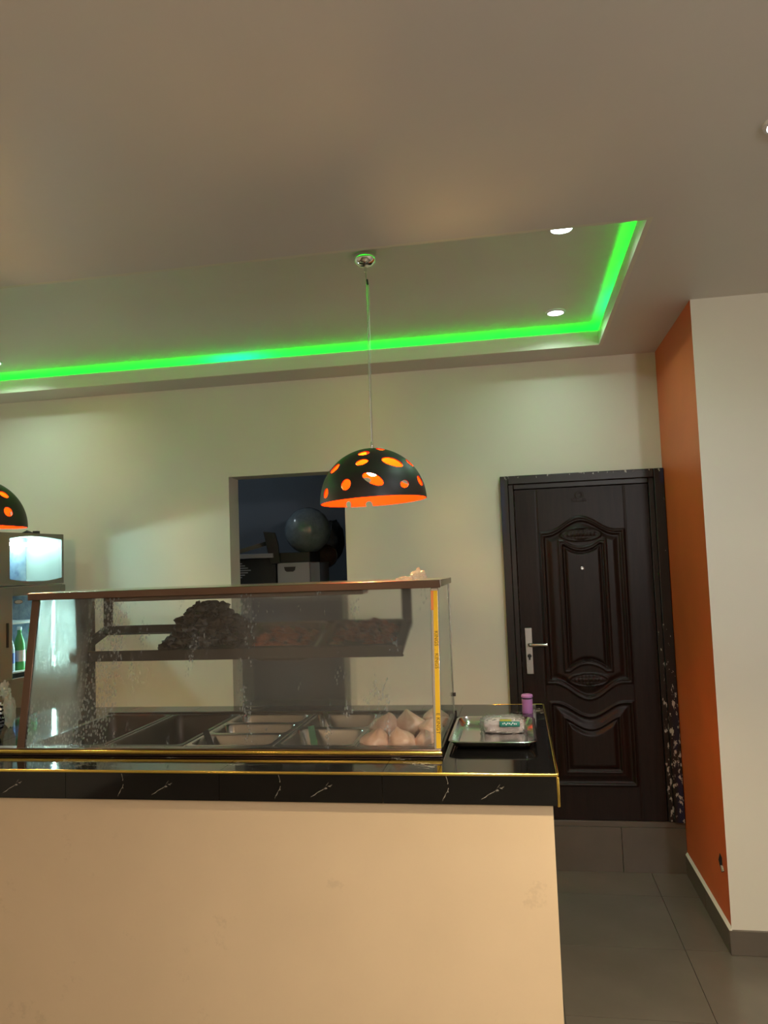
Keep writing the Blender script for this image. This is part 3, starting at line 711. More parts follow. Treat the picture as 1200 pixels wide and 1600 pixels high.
# base frame, strip coloured like a gold reflection, well
MB().box(GX0-0.10, GX1+0.003, 2.777, 2.787, ZK+0.0075, ZK+0.022).build('gold_strip', 'gold', cs, bevel=0.004)  # warm gold reflection of the lamps put into the strip's colour
MB().box(GX0-0.10, GX1+0.003, 2.782, 2.791, ZK+0.001, ZK+0.007).build('lower_strip', 'copper', cs, bevel=0.002)
bf = MB(); bf.box(GX0-0.10, GX1, 2.787, 2.832, ZK+0.008, ZK+0.027).build('front_sill', 'copper', cs, bevel=0.003)
ZP = ZK+0.020                                             # level of the pan rims
DV = [-1.975, -1.630, -1.300, -0.940, -0.620, -0.315]     # dividers
bw = MB(); bw.box(GX0, GX1, 3.485, 3.505, ZK-0.20, ZP+0.012).box(GX0-0.005, GX0+0.006, 2.81, 3.485, ZK-0.2, ZP).box(GX1-0.010, GX1-0.001, 2.81, 3.485, ZK-0.2, ZP)
bw.box(GX0, GX1, 2.800, 2.810, ZK-0.2, ZK+0.008).box(GX0, GX1, 2.800, 3.505, ZK-0.21, ZK-0.2).build('well', 'dullsteel', cs)
for xd in DV[1:-1]: MB().box(xd-0.013, xd+0.013, 2.830, 3.485, ZP-0.012, ZP+0.001).build('divider', 'brushed', cs, bevel=0.003)
MB().box(GX1-0.028, GX1-0.012, 2.830, 3.485, ZP-0.012, ZP+0.001).build('divider', 'brushed', cs, bevel=0.003)
# light housing under the top
MB().box(-1.70, -0.60, 2.99, 3.11, ZT-0.050, ZT-0.0065).build('lamp_housing', 'copper', cs, bevel=0.004)
# hanging rack, tilted to the front
RX0, RX1 = -1.885, -0.452; RF = (3.01, 1.462); RB = (3.30, 1.552)
rk = MB().box(RX0, RX1, RF[0]-0.003, RF[0]+0.003, RF[1]-0.010, RF[1]+0.034).box(RX0, RX1, RF[0], RF[0]+0.03, RF[1]-0.010, RF[1]-0.005).build('hanging_rack', 'dullsteel', cs, bevel=0.002)
MB().box(RX0, RX1, RB[0]-0.003, RB[0]+0.003, RB[1]-0.012, RB[1]+0.028).box(RX0, RX1, RB[0]-0.03, RB[0], RB[1]-0.012, RB[1]-0.007).build('rear_rail', 'dullsteel', rk, bevel=0.002)
for x in (RX0+0.012, -1.375, -1.14, -0.80, RX1-0.012):
    MB().bar((x, RF[0], RF[1]+0.008), (x, RB[0], RB[1]+0.006), 0.024, 0.034 if x < -1.8 else 0.012).build('cross_bar', 'dullsteel', rk)
for x in (RX0+0.02, RX1-0.02):
    MB().box(x-0.022, x+0.022, RB[0]+0.004, RB[0]+0.009, RB[1], ZT-0.007).build('hanger', 'dullsteel', rk)

# ------------------------------------------------------------------ pans
def pan(x0, x1, y0, y1, z, depth, label, m_='pansteel', rim=0.014, tilt=None, group=None, rad=0.035):
    th_c = Vector(((x0+x1)/2, (y0+y1)/2, z)); m = MB(); n = 6
    def ring(ins, zz, r):
        pts = []
        for cx, cy, a0 in ((x1-ins-r, y1-ins-r, 0), (x0+ins+r, y1-ins-r, 90), (x0+ins+r, y0+ins+r, 180), (x1-ins-r, y0+ins+r, 270)):
            for k in range(n+1): t_ = R(a0+90*k/n); pts.append(Vector((cx+r*math.cos(t_), cy+r*math.sin(t_), zz)))
        return pts
    rings = [ring(0.0, z-0.003, 0.012), ring(0.0, z, 0.012), ring(rim, z+0.001, rad), ring(rim+0.004, z-0.006, rad), ring(rim+0.012, z-depth+0.02, rad), ring(rim+0.03, z-depth, rad*0.8),
             ring(rim+0.028, z-depth-0.002, rad*0.8), ring(rim+0.009, z-depth+0.02, rad), ring(rim, z-0.004, rad)]
    k0 = len(rings[0]); base = 0
    for rg in rings: m.v += rg
    for a in range(len(rings)-1):
        for i in range(k0):
            j = (i+1) % k0; m.f.append((a*k0+i, a*k0+j, (a+1)*k0+j, (a+1)*k0+i)); m.m.append(0)
    m.f.append(tuple(5*k0+i for i in range(k0))); m.m.append(0)
    m.f.append(tuple(6*k0+i for i in reversed(range(k0)))); m.m.append(0)
    if tilt:
        mm = Matrix.Translation(th_c) @ Matrix.Rotation(tilt, 4, 'X') @ Matrix.Translation(-th_c); m.v = [mm @ q for q in m.v]
    me = m.mesh('food_pan', m_, 35, Matrix.Translation(-th_c)); o = bpy.data.objects.new('food_pan', me); COL.objects.link(o); o.location = th_c
    # recalc may flip thin shells: fine for metal
    return tag(o, label, 'pan', group)
YP0, YP1 = 2.845, 3.475; zpn = ZP+0.004
g3 = 'pans sunk in the case well'
d3 = (YP1-YP0)/3
a0, a1 = DV[2]+0.005, DV[3]-0.005
pan(a0, a1, YP0, YP0+d3-0.004, zpn, 0.09, 'front of the three small steel pans left of the middle divider', group=g3)
pan(a0, a1, YP0+d3, YP0+2*d3-0.004, zpn, 0.09, 'middle of the three small steel pans in the case well', group=g3)
pan(a0, a1, YP0+2*d3, YP1, zpn, 0.09, 'rear of the three small steel pans, with dark contents', group=g3)
a0, a1 = DV[3]+0.005, DV[4]-0.005; mid = (YP0+YP1)/2
pan(a0, a1, YP0, mid-0.003, zpn, 0.09, 'front steel pan holding a green spoon, beside the bagged food', group=g3)
pan(a0, a1, mid+0.003, YP1, zpn, 0.09, 'rear steel pan with a dark spoon, beside the bagged food', group=g3)
pan(DV[4]+0.005, DV[5]-0.006, YP0, YP1, zpn, 0.06, 'long steel pan filled with bagged balls of food', group=g3)
pan(DV[1]+0.005, DV[2]-0.005, YP0, YP1, zpn, 0.16, 'empty dark deep pan in the case well, second from the left', m_='dullsteel', group=g3)
pan(DV[0]+0.012, DV[1]-0.005, YP0, YP1, zpn, 0.16, 'empty dark deep pan at the steamed left end of the well', m_='dullsteel', group=g3)
# something brown left in the pans
def fill(x0, x1, y0, y1, z, m_, label, name='stew'):
    m = MB(); c = Vector(((x0+x1)/2, (y0+y1)/2, z)); m.blob(c, ((x1-x0)/2, (y1-y0)/2, 0.012), 3, 0.06, 3, 28, 8)
    return tag(m.build(name, m_, smooth=60, loc=c), label, 'food')
d_ = DV[2]+0.025
fill(d_+0.005, DV[3]-0.03, YP0+2*d3+0.025, YP1-0.025, zpn-0.066, 'meat', 'dark stew in the rear small steel pan')
fill(d_+0.005, DV[3]-0.03, YP0+0.025, YP0+d3-0.028, zpn-0.076, M['box_grey'], 'thin dull liquid left in the front small steel pan', 'soup')
# spoons
def spoon(a, b, label, m_, wid=0.018):
    a, b = Vector(a), Vector(b); d = (b-a).normalized(); m = MB().bar(a, b, wid, 0.004, up=(0, -0.5, 1))
    m.blob(a-d*0.02, (0.028, 0.034, 0.012), 1, 0.0, 1, 16, 8)
    th = m.build('serving_spoon', m_, smooth=40, loc=a); return tag(th, label, 'spoon', 'spoons in the pans')
M['greenp'] = mat('green plastic', (0.10, 0.28, 0.17), 0.4)
spoon((-0.80, 2.96, zpn-0.070), (-0.862, 3.115, zpn+0.018), 'green handled spoon leaning in the front pan', 'greenp', 0.026)
spoon((-0.80, 3.31, zpn-0.070), (-0.885, 3.435, zpn+0.016), 'dark spoon leaning in the rear pan', 'dullsteel', 0.02)
spoon((-1.20, 2.93, zpn-0.070), (-1.272, 3.000, zpn+0.024), 'dark short handled spoon at the left corner of the front small pan', 'rubber', 0.024)

# bagged balls of food
def bag(c, r, seed, label):
    def shp(p, d):
        k = max(0.0, d.z-0.35)/0.65
        p = p.copy(); p.x *= 1-0.60*k**1.7; p.y *= 1-0.60*k**1.7; p.z += r*0.22*k**2
        p.x += 0.02*k*math.sin(seed*2.1); p.y += 0.012*k*math.cos(seed)
        if d.z < -0.5: p.z = max(p.z, -r*0.80)
        cre = 0.05*r*math.sin(9*math.atan2(d.y, d.x)+seed)*max(0, d.z); p.x += cre*d.x; p.y += cre*d.y
        return p
    m = MB().blob(c, (r*1.08, r, r*0.86), seed, 0.07, 1.7, 36, 22, shape=shp)
    return tag(m.build('food_bag', 'dough', smooth=70, loc=(c[0], c[1], c[2]-r*0.8)), label, 'bagged food', 'bagged balls of food in the case')
zb = ZP+0.000
for k, (X_, Y_, r_, z_, lb) in enumerate((
    (-0.560, 2.925, 0.052, 0.000, 'peach food bag in the front row, left, beside the divider'),
    (-0.455, 2.920, 0.052, 0.004, 'peach food bag in the middle of the front row'),
    (-0.365, 2.935, 0.046, 0.000, 'peach food bag in the front row behind the gold post'),
    (-0.555, 3.130, 0.058, 0.014, 'peach food bag with a peaked top, left of the back row'),
    (-0.450, 3.140, 0.060, 0.016, 'tallest peach food bag in the middle of the back row'),
    (-0.360, 3.240, 0.050, 0.022, 'peach food bag at the rear right corner of the pan'),
    (-0.362, 3.060, 0.046, 0.020, 'peach food bag heaped at the right side of the pan'))):
    bag((X_, Y_, zb+z_), r_, k+1, lb)

# food on the rack
def rack_z(y): return RF[1]+(RB[1]-RF[1])*(y-RF[0])/(RB[0]-RF[0])
tl = math.atan2(RB[1]-RF[1], RB[0]-RF[0]); ym = (RF[0]+RB[0])/2
pan(-1.130, -0.815, RF[0]+0.006, RB[0]-0.008, rack_z(ym)+0.030, 0.075, 'steel pan of fried food in the middle of the hanging rack', m_='dullsteel', tilt=tl, group='pans on the hanging rack')
pan(-0.790, -0.470, RF[0]+0.006, RB[0]-0.008, rack_z(ym)+0.030, 0.055, 'steel pan of reddish fried food at the right end of the rack', m_='dullsteel', tilt=tl, group='pans on the hanging rack')
pan(-1.45, -1.150, RF[0]+0.006, RB[0]-0.008, rack_z(ym)+0.026, 0.055, 'steel pan under the dark heap of meat on the rack', m_='dullsteel', tilt=tl, group='pans on the hanging rack')
def heap(x0, x1, h, n, s0, m_, label, name, dz=0.0):
    m = MB(); rnd = random.Random(n+int(h*1000)); cx = (x0+x1)/2
    for k in range(n):
        u = rnd.uniform(-1, 1); v_ = rnd.uniform(-1, 1); x = cx+u*(x1-x0)/2; y = ym+v_*0.105
        top_ = h*max(0.0, 1-abs(u)**2.4)*(1-0.35*v_*v_); z = rack_z(y)+dz+rnd.random()**0.6*top_
        m.blob((x, y, z), (s0*rnd.uniform(0.7, 1.3), s0*rnd.uniform(0.7, 1.2), s0*rnd.uniform(0.5, 0.9)), k, 0.28, 2.2, 10, 7)
    o = m.build(name, m_, smooth=50, loc=(cx, ym, rack_z(ym)+dz)); return tag(o, label, 'food', kind='stuff')
heap(-1.475, -1.165, 0.150, 190, 0.026, ['meat'], 'dark heap of fried meat piled high on the rack', 'fried_meat', 0.015)
heap(-1.09, -0.855, 0.03, 60, 0.020, ['stew'], 'brown fried pieces in the middle rack pan', 'fried_pieces', 0.0)
heap(-0.755, -0.505, 0.055, 70, 0.022, ['stew'], 'reddish fried pieces in the right rack pan', 'fried_pieces', 0.0)

# clear scrap of plastic on top of the case
m = MB(); m.blob((-0.378, 3.0, ZT+0.018), (0.028, 0.022, 0.022), 5, 0.35, 2.4, 26, 16, shape=lambda p, d: Vector((p.x, p.y, max(p.z, -0.0175))))
m.blob((-0.425, 3.0, ZT+0.006), (0.035, 0.02, 0.008), 9, 0.3, 3, 20, 10, shape=lambda p, d: Vector((p.x, p.y, max(p.z, -0.0055))))
tag(m.build('plastic_scrap', 'plastic', smooth=25, loc=(-0.38, 3.0, ZT)), 'crumpled clear plastic bag lying on top of the display case', 'plastic bag')

# ------------------------------------------------------------------ tray, packet, shaker
def tray():
    x0, x1, y0, y1 = -0.278, 0.046, 2.885, 3.365; z = ZK; n = 6; m = MB()
    def ring(ins, zz, r):
        pts = []
        for cx, cy, a0 in ((x1-ins-r, y1-ins-r, 0), (x0+ins+r, y1-ins-r, 90), (x0+ins+r, y0+ins+r, 180), (x1-ins-r, y0+ins+r, 270)):
            for k in range(n+1): t_ = R(a0+90*k/n); pts.append(Vector((cx+r*math.cos(t_), cy+r*math.sin(t_), zz)))
        return pts
    rg = [ring(0.001, z+0.026, 0.045), ring(-0.002, z+0.029, 0.046), ring(0.002, z+0.032, 0.045), ring(0.010, z+0.031, 0.042), ring(0.022, z+0.010, 0.036), ring(0.032, z+0.004, 0.03), ring(0.034, z+0.0012, 0.03), ring(0.020, z+0.008, 0.036), ring(0.006, z+0.028, 0.042)]
    k0 = len(rg[0])
    for q in rg: m.v += q
    for a in range(len(rg)-1):
        for i in range(k0): j = (i+1) % k0; m.f.append((a*k0+i, a*k0+j, (a+1)*k0+j, (a+1)*k0+i)); m.m.append(0)
    m.f.append(tuple(5*k0+i for i in range(k0))); m.m.append(0); m.f.append(tuple(6*k0+i for i in reversed(range(k0)))); m.m.append(0)
    return tag(m.build('serving_tray', M['traym'], smooth=40, loc=(-0.116, 3.125, ZK)), 'rectangular polished steel tray on the counter beside the case', 'tray')
M['traym'] = mat('polished tray steel', (0.72, 0.70, 0.68), 0.16, 1.0)
tray()
pk = thing('food_packet', 'clear plastic packet of pinkish crumbs with a green label on the tray', 'food packet', (-0.078, 3.20, ZK+0.0045), R(-5))
def squash(p, d): 
    return Vector((p.x, p.y, max(p.z, -0.021)))
pc = (-0.078, 3.20, ZK+0.026)
def brick(p, d, a, b, c, zmin, e=0.42):
    q = Vector([math.copysign(abs(k)**e, k) for k in d]); q = Vector((q.x*a, q.y*b, q.z*c))
    n_ = noise.noise(d*5.0)*0.006+noise.noise(d*11.0)*0.003; q += d*n_; q.z = max(q.z, zmin); return q
MB().blob(pc, 1.0, 4, 0.0, 1, 44, 22, shape=lambda p, d: brick(p, d, 0.080, 0.050, 0.024, -0.021)).build('crumb_filling', 'powder', pk, smooth=60)
def wrap(p, d):
    q = brick(p, d, 0.090, 0.062, 0.031, -0.0210, 0.5); k_ = 1+0.9*max(0.0, abs(d.x)-0.6); c_ = noise.noise(d*9.0+Vector((3, 1, 7)))*0.012+noise.noise(d*19.0)*0.006
    q += Vector((d.x*c_*k_, d.y*c_, d.z*c_)); q.z = max(q.z, -0.0212); return q
MB().blob((pc[0]-0.004, pc[1]+0.006, pc[2]+0.002), 1.0, 8, 0.0, 1, 60, 30, shape=wrap).build('wrapper', 'plastic', pk, smooth=12)
M['lblg'] = mat('green label', (0.02, 0.22, 0.17), 0.4); M['lbly'] = mat('yellow label', (0.45, 0.42, 0.03), 0.4)
def patch_on(x0, x1, s0, s1, m_, name, lift):
    # a strip that follows the upper front of the packet
    m = MB(); n = 8
    def P(x, s_):
        a_ = R(s_); return Vector((pc[0]+x, pc[1]-0.058*math.cos(a_)**0.5-lift, pc[2]+0.030*math.sin(a_)**0.5+lift*math.sin(a_)-0.001))
    for i in range(n):
        for j in range(3):
            xa, xb = x0+(x1-x0)*i/n, x0+(x1-x0)*(i+1)/n; sa, sb = s0+(s1-s0)*j/3, s0+(s1-s0)*(j+1)/3
            m.quad(P(xa, sa), P(xb, sa), P(xb, sb), P(xa, sb))
    o = m.build(name, m_, pk, smooth=60); sol = o.modifiers.new('solid', 'SOLIDIFY'); sol.thickness = 0.0006; return o
lb = patch_on(-0.016, 0.064, 4, 44, 'lblg', 'label', 0.004); patch_on(-0.014, 0.032, 47, 72, 'lbly', 'label_top', 0.004)
for k in range(9):
    xx = -0.004+k*0.0065; z0_ = 22+5*math.sin(k*2.3)
    patch_on(xx, xx+0.0035, z0_-5, z0_+6, 'white', 'label_script', 0.0048)
shx, shy = 0.022, 3.60
sk = thing('spice_shaker', 'small purple plastic shaker with a lid at the counter rear', 'shaker', (shx, shy, ZK))
MB().lathe([(0.0, 0.0), (0.023, 0.0), (0.0245, 0.004), (0.0235, 0.03), (0.0245, 0.063), (0.0, 0.063)], (shx, shy, ZK), 28).build('cup', 'purple', sk, smooth=50)
MB().lathe([(0.0, 0.0631), (0.022, 0.0631), (0.022, 0.069), (0.0, 0.069)], (shx, shy, ZK), 28).build('neck', 'rubber', sk, smooth=40)
MB().lathe([(0.0, 0.0691), (0.025, 0.0691), (0.026, 0.074), (0.025, 0.081), (0.021, 0.0835), (0.0, 0.0835)], (shx, shy, ZK), 28).build('lid', 'purple', sk, smooth=50)

# ------------------------------------------------------------------ cooler in the left corner
RZ = R(80); PR = Vector((-2.853, 4.50, 0))
co = thing('drinks_cooler', 'tall grey drinks cooler with lit glass door and lit header box', 'cooler', PR, RZ)
CW = W_[co]
def L(mb): mb.v = [CW @ q for q in mb.v]; return mb
ZH0, ZH1 = 1.776, 2.086
# shell of the lower body: sides, back, bottom, top (open front)
L(MB().box(-0.62, -0.60, 0.0, 0.50, 0.06, 1.772).box(-0.02, 0.0, 0.0, 0.50, 0.06, 1.772).box(-0.60, -0.02, 0.48, 0.50, 0.06, 1.772).box(-0.60, -0.02, 0.0, 0.48, 0.06, 0.10).box(-0.60, -0.02, 0.0, 0.48, 1.745, 1.772)).build('body', 'grey', co)
L(MB().box(-0.598, -0.022, 0.47, 0.478, 0.12, 1.744).box(-0.598, -0.592, 0.06, 0.47, 0.12, 1.744).box(-0.028, -0.022, 0.06, 0.47, 0.12, 1.744)).build('lining', 'ice', co)
for x in (-0.58, -0.06):
    for y in (0.05, 0.45): L(MB().box(x-0.02, x+0.04, y-0.02, y+0.02, 0.0, 0.06)).build('foot', 'rubber', co)
df = MB(); df.box(-0.62, -0.428, -0.028, -0.002, 1.21, 1.768).box(-0.045, -0.002, -0.028, -0.002, 1.21, 1.768).box(-0.428, -0.045, -0.028, -0.002, 1.712, 1.768).box(-0.62, -0.002, -0.028, -0.002, 0.10, 1.235)
dd = L(df).build('door_frame', 'grey', co, bevel=0.004)
L(MB().box(-0.428, -0.045, -0.016, -0.010, 1.235, 1.712)).build('door_glass', 'glass', dd)
L(MB().box(-0.475, -0.462, -0.034, -0.0285, 1.42, 1.56)).build('handle_slot', 'rubber', dd)
bd = MB(); bd.prism([(-0.375+0.032*math.cos(2*math.pi*k/24), 1.677+0.013*math.sin(2*math.pi*k/24)) for k in range(24)], 'y', -0.020, -0.0165)
L(bd).build('oval_badge', M['greydark'], dd)
bd2 = MB(); bd2.prism([(-0.375+0.028*math.cos(2*math.pi*k/24), 1.677+0.0095*math.sin(2*math.pi*k/24)) for k in range(24)], 'y', -0.0212, -0.0202)
L(bd2).build('badge_face', M['brushed'], dd)
for z in (1.26, 1.55): L(MB().box(-0.59, -0.03, 0.06, 0.46, z-0.008, z)).build('shelf', 'white', co)
L(MB().tube([(-0.04, 0.035, 1.26), (-0.04, 0.035, 1.72)], 0.011, 10)).build('lamp_tube', 'tube_door', co)
# header box
hd_ = MB(); hd_.box(-0.62, 0.0, 0.0, 0.30, ZH0, ZH0+0.015).box(-0.62, 0.0, 0.0, 0.30, ZH1-0.012, ZH1).box(-0.62, -0.605, 0.0, 0.30, ZH0+0.015, ZH1-0.012).box(-0.012, 0.0, 0.0, 0.30, ZH0+0.015, ZH1-0.012).box(-0.605, -0.012, 0.29, 0.30, ZH0+0.015, ZH1-0.012)
hb_ = L(hd_).build('header_box', 'grey', co)
L(MB().box(-0.60, -0.014, 0.278, 0.288, ZH0+0.016, ZH1-0.013).box(-0.604, -0.014, 0.01, 0.278, ZH0+0.0155, ZH0+0.02)).build('header_lining', 'ice_dark', hb_)
# bezel with bowed top and bottom edges
bz = MB(); n = 18; x0, x1 = -0.432, -0.016
for k in range(n):
    xa, xb = x0+(x1-x0)*k/n, x0+(x1-x0)*(k+1)/n
    def e_(x): return 1-((x-(x0+x1)/2)/((x1-x0)/2))**2
    ta, tb = 2.052+0.016*e_(xa), 2.052+0.016*e_(xb); ba, bb = 1.812-0.018*e_(xa), 1.812-0.018*e_(xb)
    for y in ((-0.012, 0.0),):
        for lo_a, lo_b, hi_a, hi_b in ((ta, tb, ZH1, ZH1), (ZH0, ZH0, ba, bb)):
            bz.prism([(xa, lo_a), (xb, lo_b), (xb, hi_b), (xa, hi_a)], 'y', y[0], y[1])
bz.box(-0.62, x0, -0.012, 0.0, ZH0, ZH1).box(x1, 0.0, -0.012, 0.0, ZH0, ZH1)
L(bz).build('header_bezel', 'grey', hb_)
L(MB().box(x0, x1, 0.001, 0.004, ZH0+0.016, ZH1-0.013)).build('header_pane', 'glass', hb_)
L(MB().tube([(-0.59, 0.20, 2.030), (-0.03, 0.20, 2.030)], 0.010, 10)).build('header_tube', 'tube', hb_)
# bottles standing on the cooler shelves
def bottle(lx, ly, z, col, cap, label, h=0.24, r=0.032):
    p = CW @ Vector((lx, ly, z)); key = 'bottle_%s' % (col,)
    if key not in M: M[key] = mat('bottle colour', col, 0.2, trans=0.3)
    th = thing('drink_bottle', label, 'bottle', p, group='bottles in the lit cooler')
    MB().lathe([(0.0, 0.0), (r, 0.0), (r, h*0.55), (r*0.9, h*0.66), (r*0.38, h*0.84), (r*0.36, h*0.93), (0.0, h*0.93)], p, 20).build('bottle_body', key, th, smooth=40)
    MB().lathe([(r*1.01, h*0.2), (r*1.03, h*0.2), (r*1.03, h*0.46), (r*1.01, h*0.46)], p, 20).build('bottle_label', cap, th, smooth=40)
    MB().lathe([(0.0, h*0.931), (r*0.44, h*0.931), (r*0.44, h), (0.0, h)], p, 16).build('bottle_cap', cap, th)
M['lab_b'] = mat('blue print', (0.03, 0.10, 0.55), 0.4); M['lab_g'] = mat('green print', (0.04, 0.50, 0.10), 0.4); M['lab_w'] = mat('white print', (0.85, 0.87, 0.9), 0.4)
for k, (lx, col, cap, lab) in enumerate(((-0.39, (0.05, 0.45, 0.12), 'lab_b', 'green bottle with a blue cap nearest the cooler door frame'), (-0.31, (0.70, 0.85, 0.95), 'lab_b', 'clear bottle with a blue label on the lower cooler shelf'),
        (-0.23, (0.10, 0.55, 0.15), 'lab_w', 'green bottle with a white label on the lower cooler shelf'), (-0.14, (0.75, 0.85, 0.95), 'lab_g', 'clear bottle with a green label on the lower cooler shelf'))):
    bottle(lx, 0.12, 1.26, col, cap, lab, 0.26 if k % 2 == 0 else 0.24)
# little black plug on top of the cooler
bp_ = px(54, 828, Y=4.42); bk = Vector((bp_.x-0.02, 4.40, ZH1))
m = MB(); m.tube([(bk.x-0.06, bk.y, ZH1+0.008), (bk.x-0.02, bk.y, ZH1+0.022), (bk.x+0.01, bk.y+0.01, ZH1+0.010), (bk.x+0.03, bk.y+0.01, ZH1+0.010)], [0.006, 0.010, 0.008, 0.008], 8).box(bk.x+0.02, bk.x+0.05, bk.y, bk.y+0.03, ZH1+0.001, ZH1+0.024)
tag(m.build('power_plug', 'rubber', loc=bk), 'small black plug lying on top of the drinks cooler', 'plug')

# counter clutter at the left edge
bx_ = px(14, 1085, Y=3.30)
m = MB(); m.blob((bx_.x, 3.30, ZK+0.078), (0.026, 0.03, 0.075), 11, 0.16, 3, 26, 18); m.blob((bx_.x-0.02, 3.30, ZK+0.17), (0.022, 0.010, 0.040), 14, 0.45, 3.5, 18, 14)
tag(m.build('plastic_bag', film_mat('bread bag film', (0.80, 0.72, 0.62), 0.55), smooth=25, loc=(bx_.x, 3.30, ZK)), 'knotted clear plastic bag left of the display case', 'plastic bag')
def foil_mat():
    m = mat('black and silver foil', (0.6, 0.6, 0.62), 0.25, 0.8); t = NT(m); v = t.coord(); o = t.xyz(v)
    wv = t.math('SINE', t.math('ADD', t.math('MULTIPLY', o[2], 330), t.math('MULTIPLY', t.noise(v, 30, 2), 9)))
    t.link(t.mix(t.step(wv, -0.1, 0.1), (0.02, 0.02, 0.025), (0.75, 0.76, 0.8)), t.b.inputs['Base Color']); t.bump(t.noise(v, 50, 3), 0.6, 0.01); return m
fx = px(-6, 1130, Y=3.12)
m = MB().blob((fx.x, 3.10, ZK+0.085), (0.050, 0.03, 0.088), 21, 0.10, 3, 26, 18, shape=lambda p, d: Vector((p.x, p.y, max(p.z, -0.084))))
tag(m.build('foil_packet', foil_mat(), smooth=30, loc=(fx.x, 3.10, ZK)), 'striped silver and black foil packet at the left picture edge', 'packet')

# ------------------------------------------------------------------ things in the storeroom
YS = 5.55
def P2(x, y, Y=YS): return px(x, y, Y=Y)
zs_top = 1.640
sh_ = thing('storage_shelf', 'dark storage shelf seen through the open doorway', 'shelf', (-1.75, 5.6, 0))
MB().box(-2.55, -1.10, 5.25, 5.95, zs_top-0.03, zs_top).build('shelf_board', 'box_grey', sh_)
MB().box(-2.55, -1.10, 5.25, 5.95, 0.75, 0.78).build('shelf_board', 'box_grey', sh_)
for x in (-2.53, -1.13):
    for y in (5.27, 5.92): MB().box(x-0.02, x+0.02, y-0.02, y+0.02, 0, zs_top-0.03).build('leg', 'box_grey', sh_)
a = P2(433, 880, 5.40); b = P2(480, 905, 5.40)
gb = thing('storage_box', 'grey box with a dark handle slot under the black box', 'box', (a.x, 5.40, zs_top))
MB().box(a.x, b.x+0.02, 5.40, 5.70, zs_top, a.z).build('carton', 'box_grey', gb, bevel=0.004)
MB().box(b.x+0.0205, b.x+0.09, 5.42, 5.70, zs_top, a.z-0.005).build('side_flap', M['dim'], gb)
s0 = P2(444, 886, 5.399); s1 = P2(462, 893, 5.399)
MB().prism([(s0.x, s0.z), (s1.x, s0.z), (s1.x-0.006, s1.z+0.01), (s1.x-0.02, s1.z), (s0.x+0.02, s1.z), (s0.x+0.006, s1.z+0.01)], 'y', 5.396, 5.3995).build('handle_slot', 'rubber', gb)
zb2 = a.z; c = P2(484, 862, 5.42)
tag(MB().box(a.x, c.x, 5.42, 5.72, zb2+0.001, c.z).build('black_box', 'box_black', bevel=0.004, loc=(a.x, 5.42, zb2)), 'black box lying on the grey box in the storeroom', 'box')
bc = P2(481, 829, 5.60); rb = 0.172
zc_b = c.z+rb*0.98
m = MB().blob((bc.x, 5.60, bc.z), rb, 2, 0.012, 6, 48, 30); 
tag(m.build('exercise_ball', 'ballm', smooth=80, loc=(bc.x, 5.60, bc.z-rb)), 'large shiny grey ball in the dark storeroom', 'ball')
q = P2(520, 842, 6.10); m = MB().blob((q.x, 6.10, q.z), (0.095, 0.085, 0.15), 6, 0.12, 2.5, 26, 18)
tag(m.build('rubbish_bag', 'box_black', smooth=40, loc=(q.x, 6.10, q.z-0.15)), 'dark lumpy plastic bag behind the shiny grey ball', 'bag')
q = P2(511, 870, 5.84); 
m = MB().lathe([(0.0, -0.02), (0.075, -0.02), (0.088, 0.01), (0.09, 0.05), (0.086, 0.05), (0.082, 0.012), (0.0, -0.012)], (q.x, 5.84, q.z), 30, xf=Matrix.Rotation(R(80), 4, 'X'))
tag(m.build('cooking_pan', M['meat'], smooth=40, loc=(q.x, 5.84, q.z)), 'dark round pan standing below the shiny ball', 'pan')
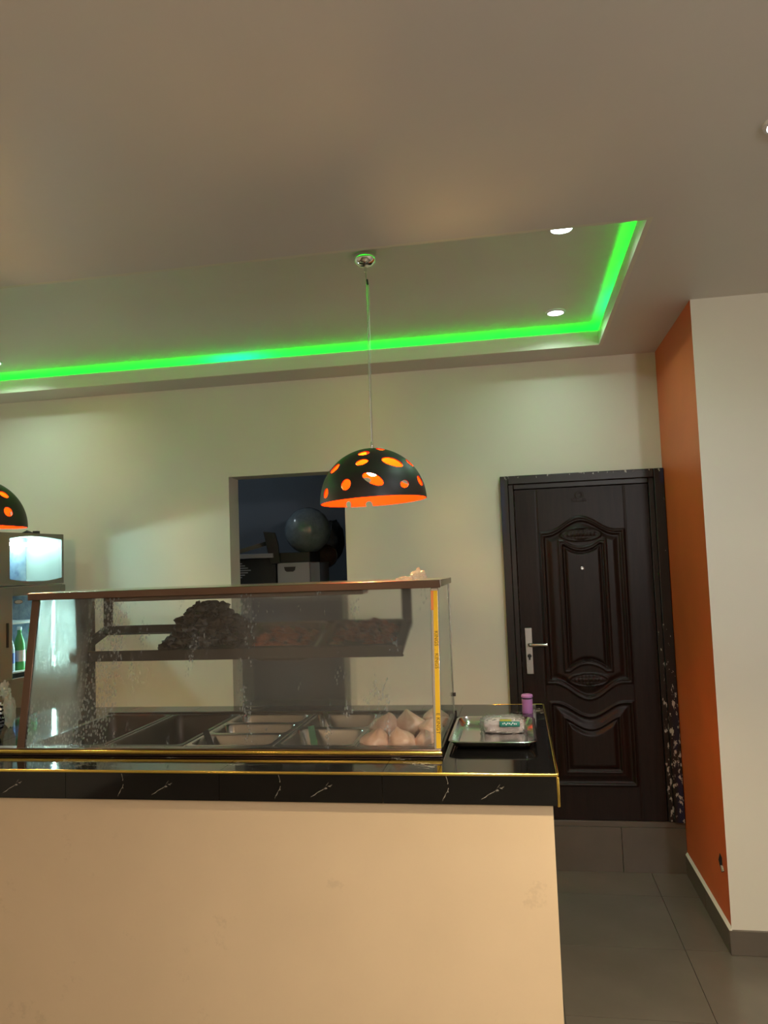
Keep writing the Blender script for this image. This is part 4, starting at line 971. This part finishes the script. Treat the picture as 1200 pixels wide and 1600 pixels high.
# black box with a striped grille, slab, plank, chair back
a = P2(376, 874, 5.42); b = P2(432, 905, 5.42)
kb = thing('grille_box', 'black box with a striped grille at the left of the storeroom shelf', 'box', (a.x, 5.42, zs_top))
MB().box(a.x-0.05, b.x-0.005, 5.42, 5.80, zs_top, a.z).build('case_shell', 'box_black', kb, bevel=0.004)
for k in range(7):
    yy = 881+k*3.6; wd = 4+ (k if k < 4 else 6-k)*4.6
    u0 = P2(374, yy, 5.418); u1 = P2(374+wd, yy, 5.418)
    MB().box(u0.x, u1.x, 5.413, 5.4195, u0.z-0.004, u0.z+0.004).build('grille_slat', 'box_grey', kb)
s0 = P2(374, 866, 5.38); s1 = P2(428, 873, 5.38)
tag(MB().box(s0.x-0.03, s1.x, 5.36, 5.72, a.z+0.002, a.z+0.034).build('grey_slab', 'box_grey', bevel=0.003, loc=(s0.x, 5.38, a.z)), 'flat grey lid lying on the black grille box', 'lid')
u0 = P2(368, 864, 5.46); u1 = P2(420, 848, 5.56)
tag(MB().bar(u0, u1, 0.05, 0.030).build('plank', M['black'], loc=u0), 'dark plank sloping up over the grey lid', 'plank')
cb = MB(); pts = [P2(x, y, 5.48) for x, y in ((427, 832), (431, 842), (434, 855), (437, 870), (438, 885))]
for k in range(len(pts)-1): cb.bar(pts[k], pts[k+1]+(pts[k+1]-pts[k])*0.08, 0.028, 0.075, up=(1, 0, 0))
pts2 = [P2(x, y, 5.48) for x, y in ((418, 831), (436, 833), (441, 850), (444, 880), (430, 882), (424, 858))]
cb = MB().prism([(p.x, p.z) for p in pts2], 'y', 5.375, 5.395)
tag(cb.build('backrest_panel', 'rubber', bevel=0.004, loc=(pts2[0].x, 5.385, zs_top)), 'black curved backrest leaning against the black box', 'backrest')
u0 = P2(412, 905, 5.30); u1 = P2(466, 899, 5.34)
tag(MB().prism([(u0.x, 5.27), (u1.x-0.01, 5.27), (u1.x+0.01, 5.345), (u0.x+0.10, 5.345)], 'z', zs_top+0.001, zs_top+0.06).build('paper_stack', 'paper', loc=(u0.x, 5.3, zs_top)), 'white sheets of paper at the shelf front in the storeroom', 'paper')
# an added weak bulb, unseen, brightens the storeroom
sb = thing('storeroom_bulb', 'weak white bulb on the storeroom ceiling, out of sight', 'light bulb', (-2.45, 5.2, 2.9))
MB().lathe([(0.0, 0.0), (0.03, 0.0), (0.03, -0.04), (0.0, -0.04)], (-2.45, 5.2, 2.9), 16).build('holder', 'white', sb)
M['weak'] = mat('weak bulb', (1, 1, 1), 0.5, emit=(0.80, 0.92, 1.0), estr=150.0)
MB().blob((-2.45, 5.2, 2.83), 0.03, 0, 0.0, 1, 16, 10).build('bulb', 'weak', sb, smooth=60)
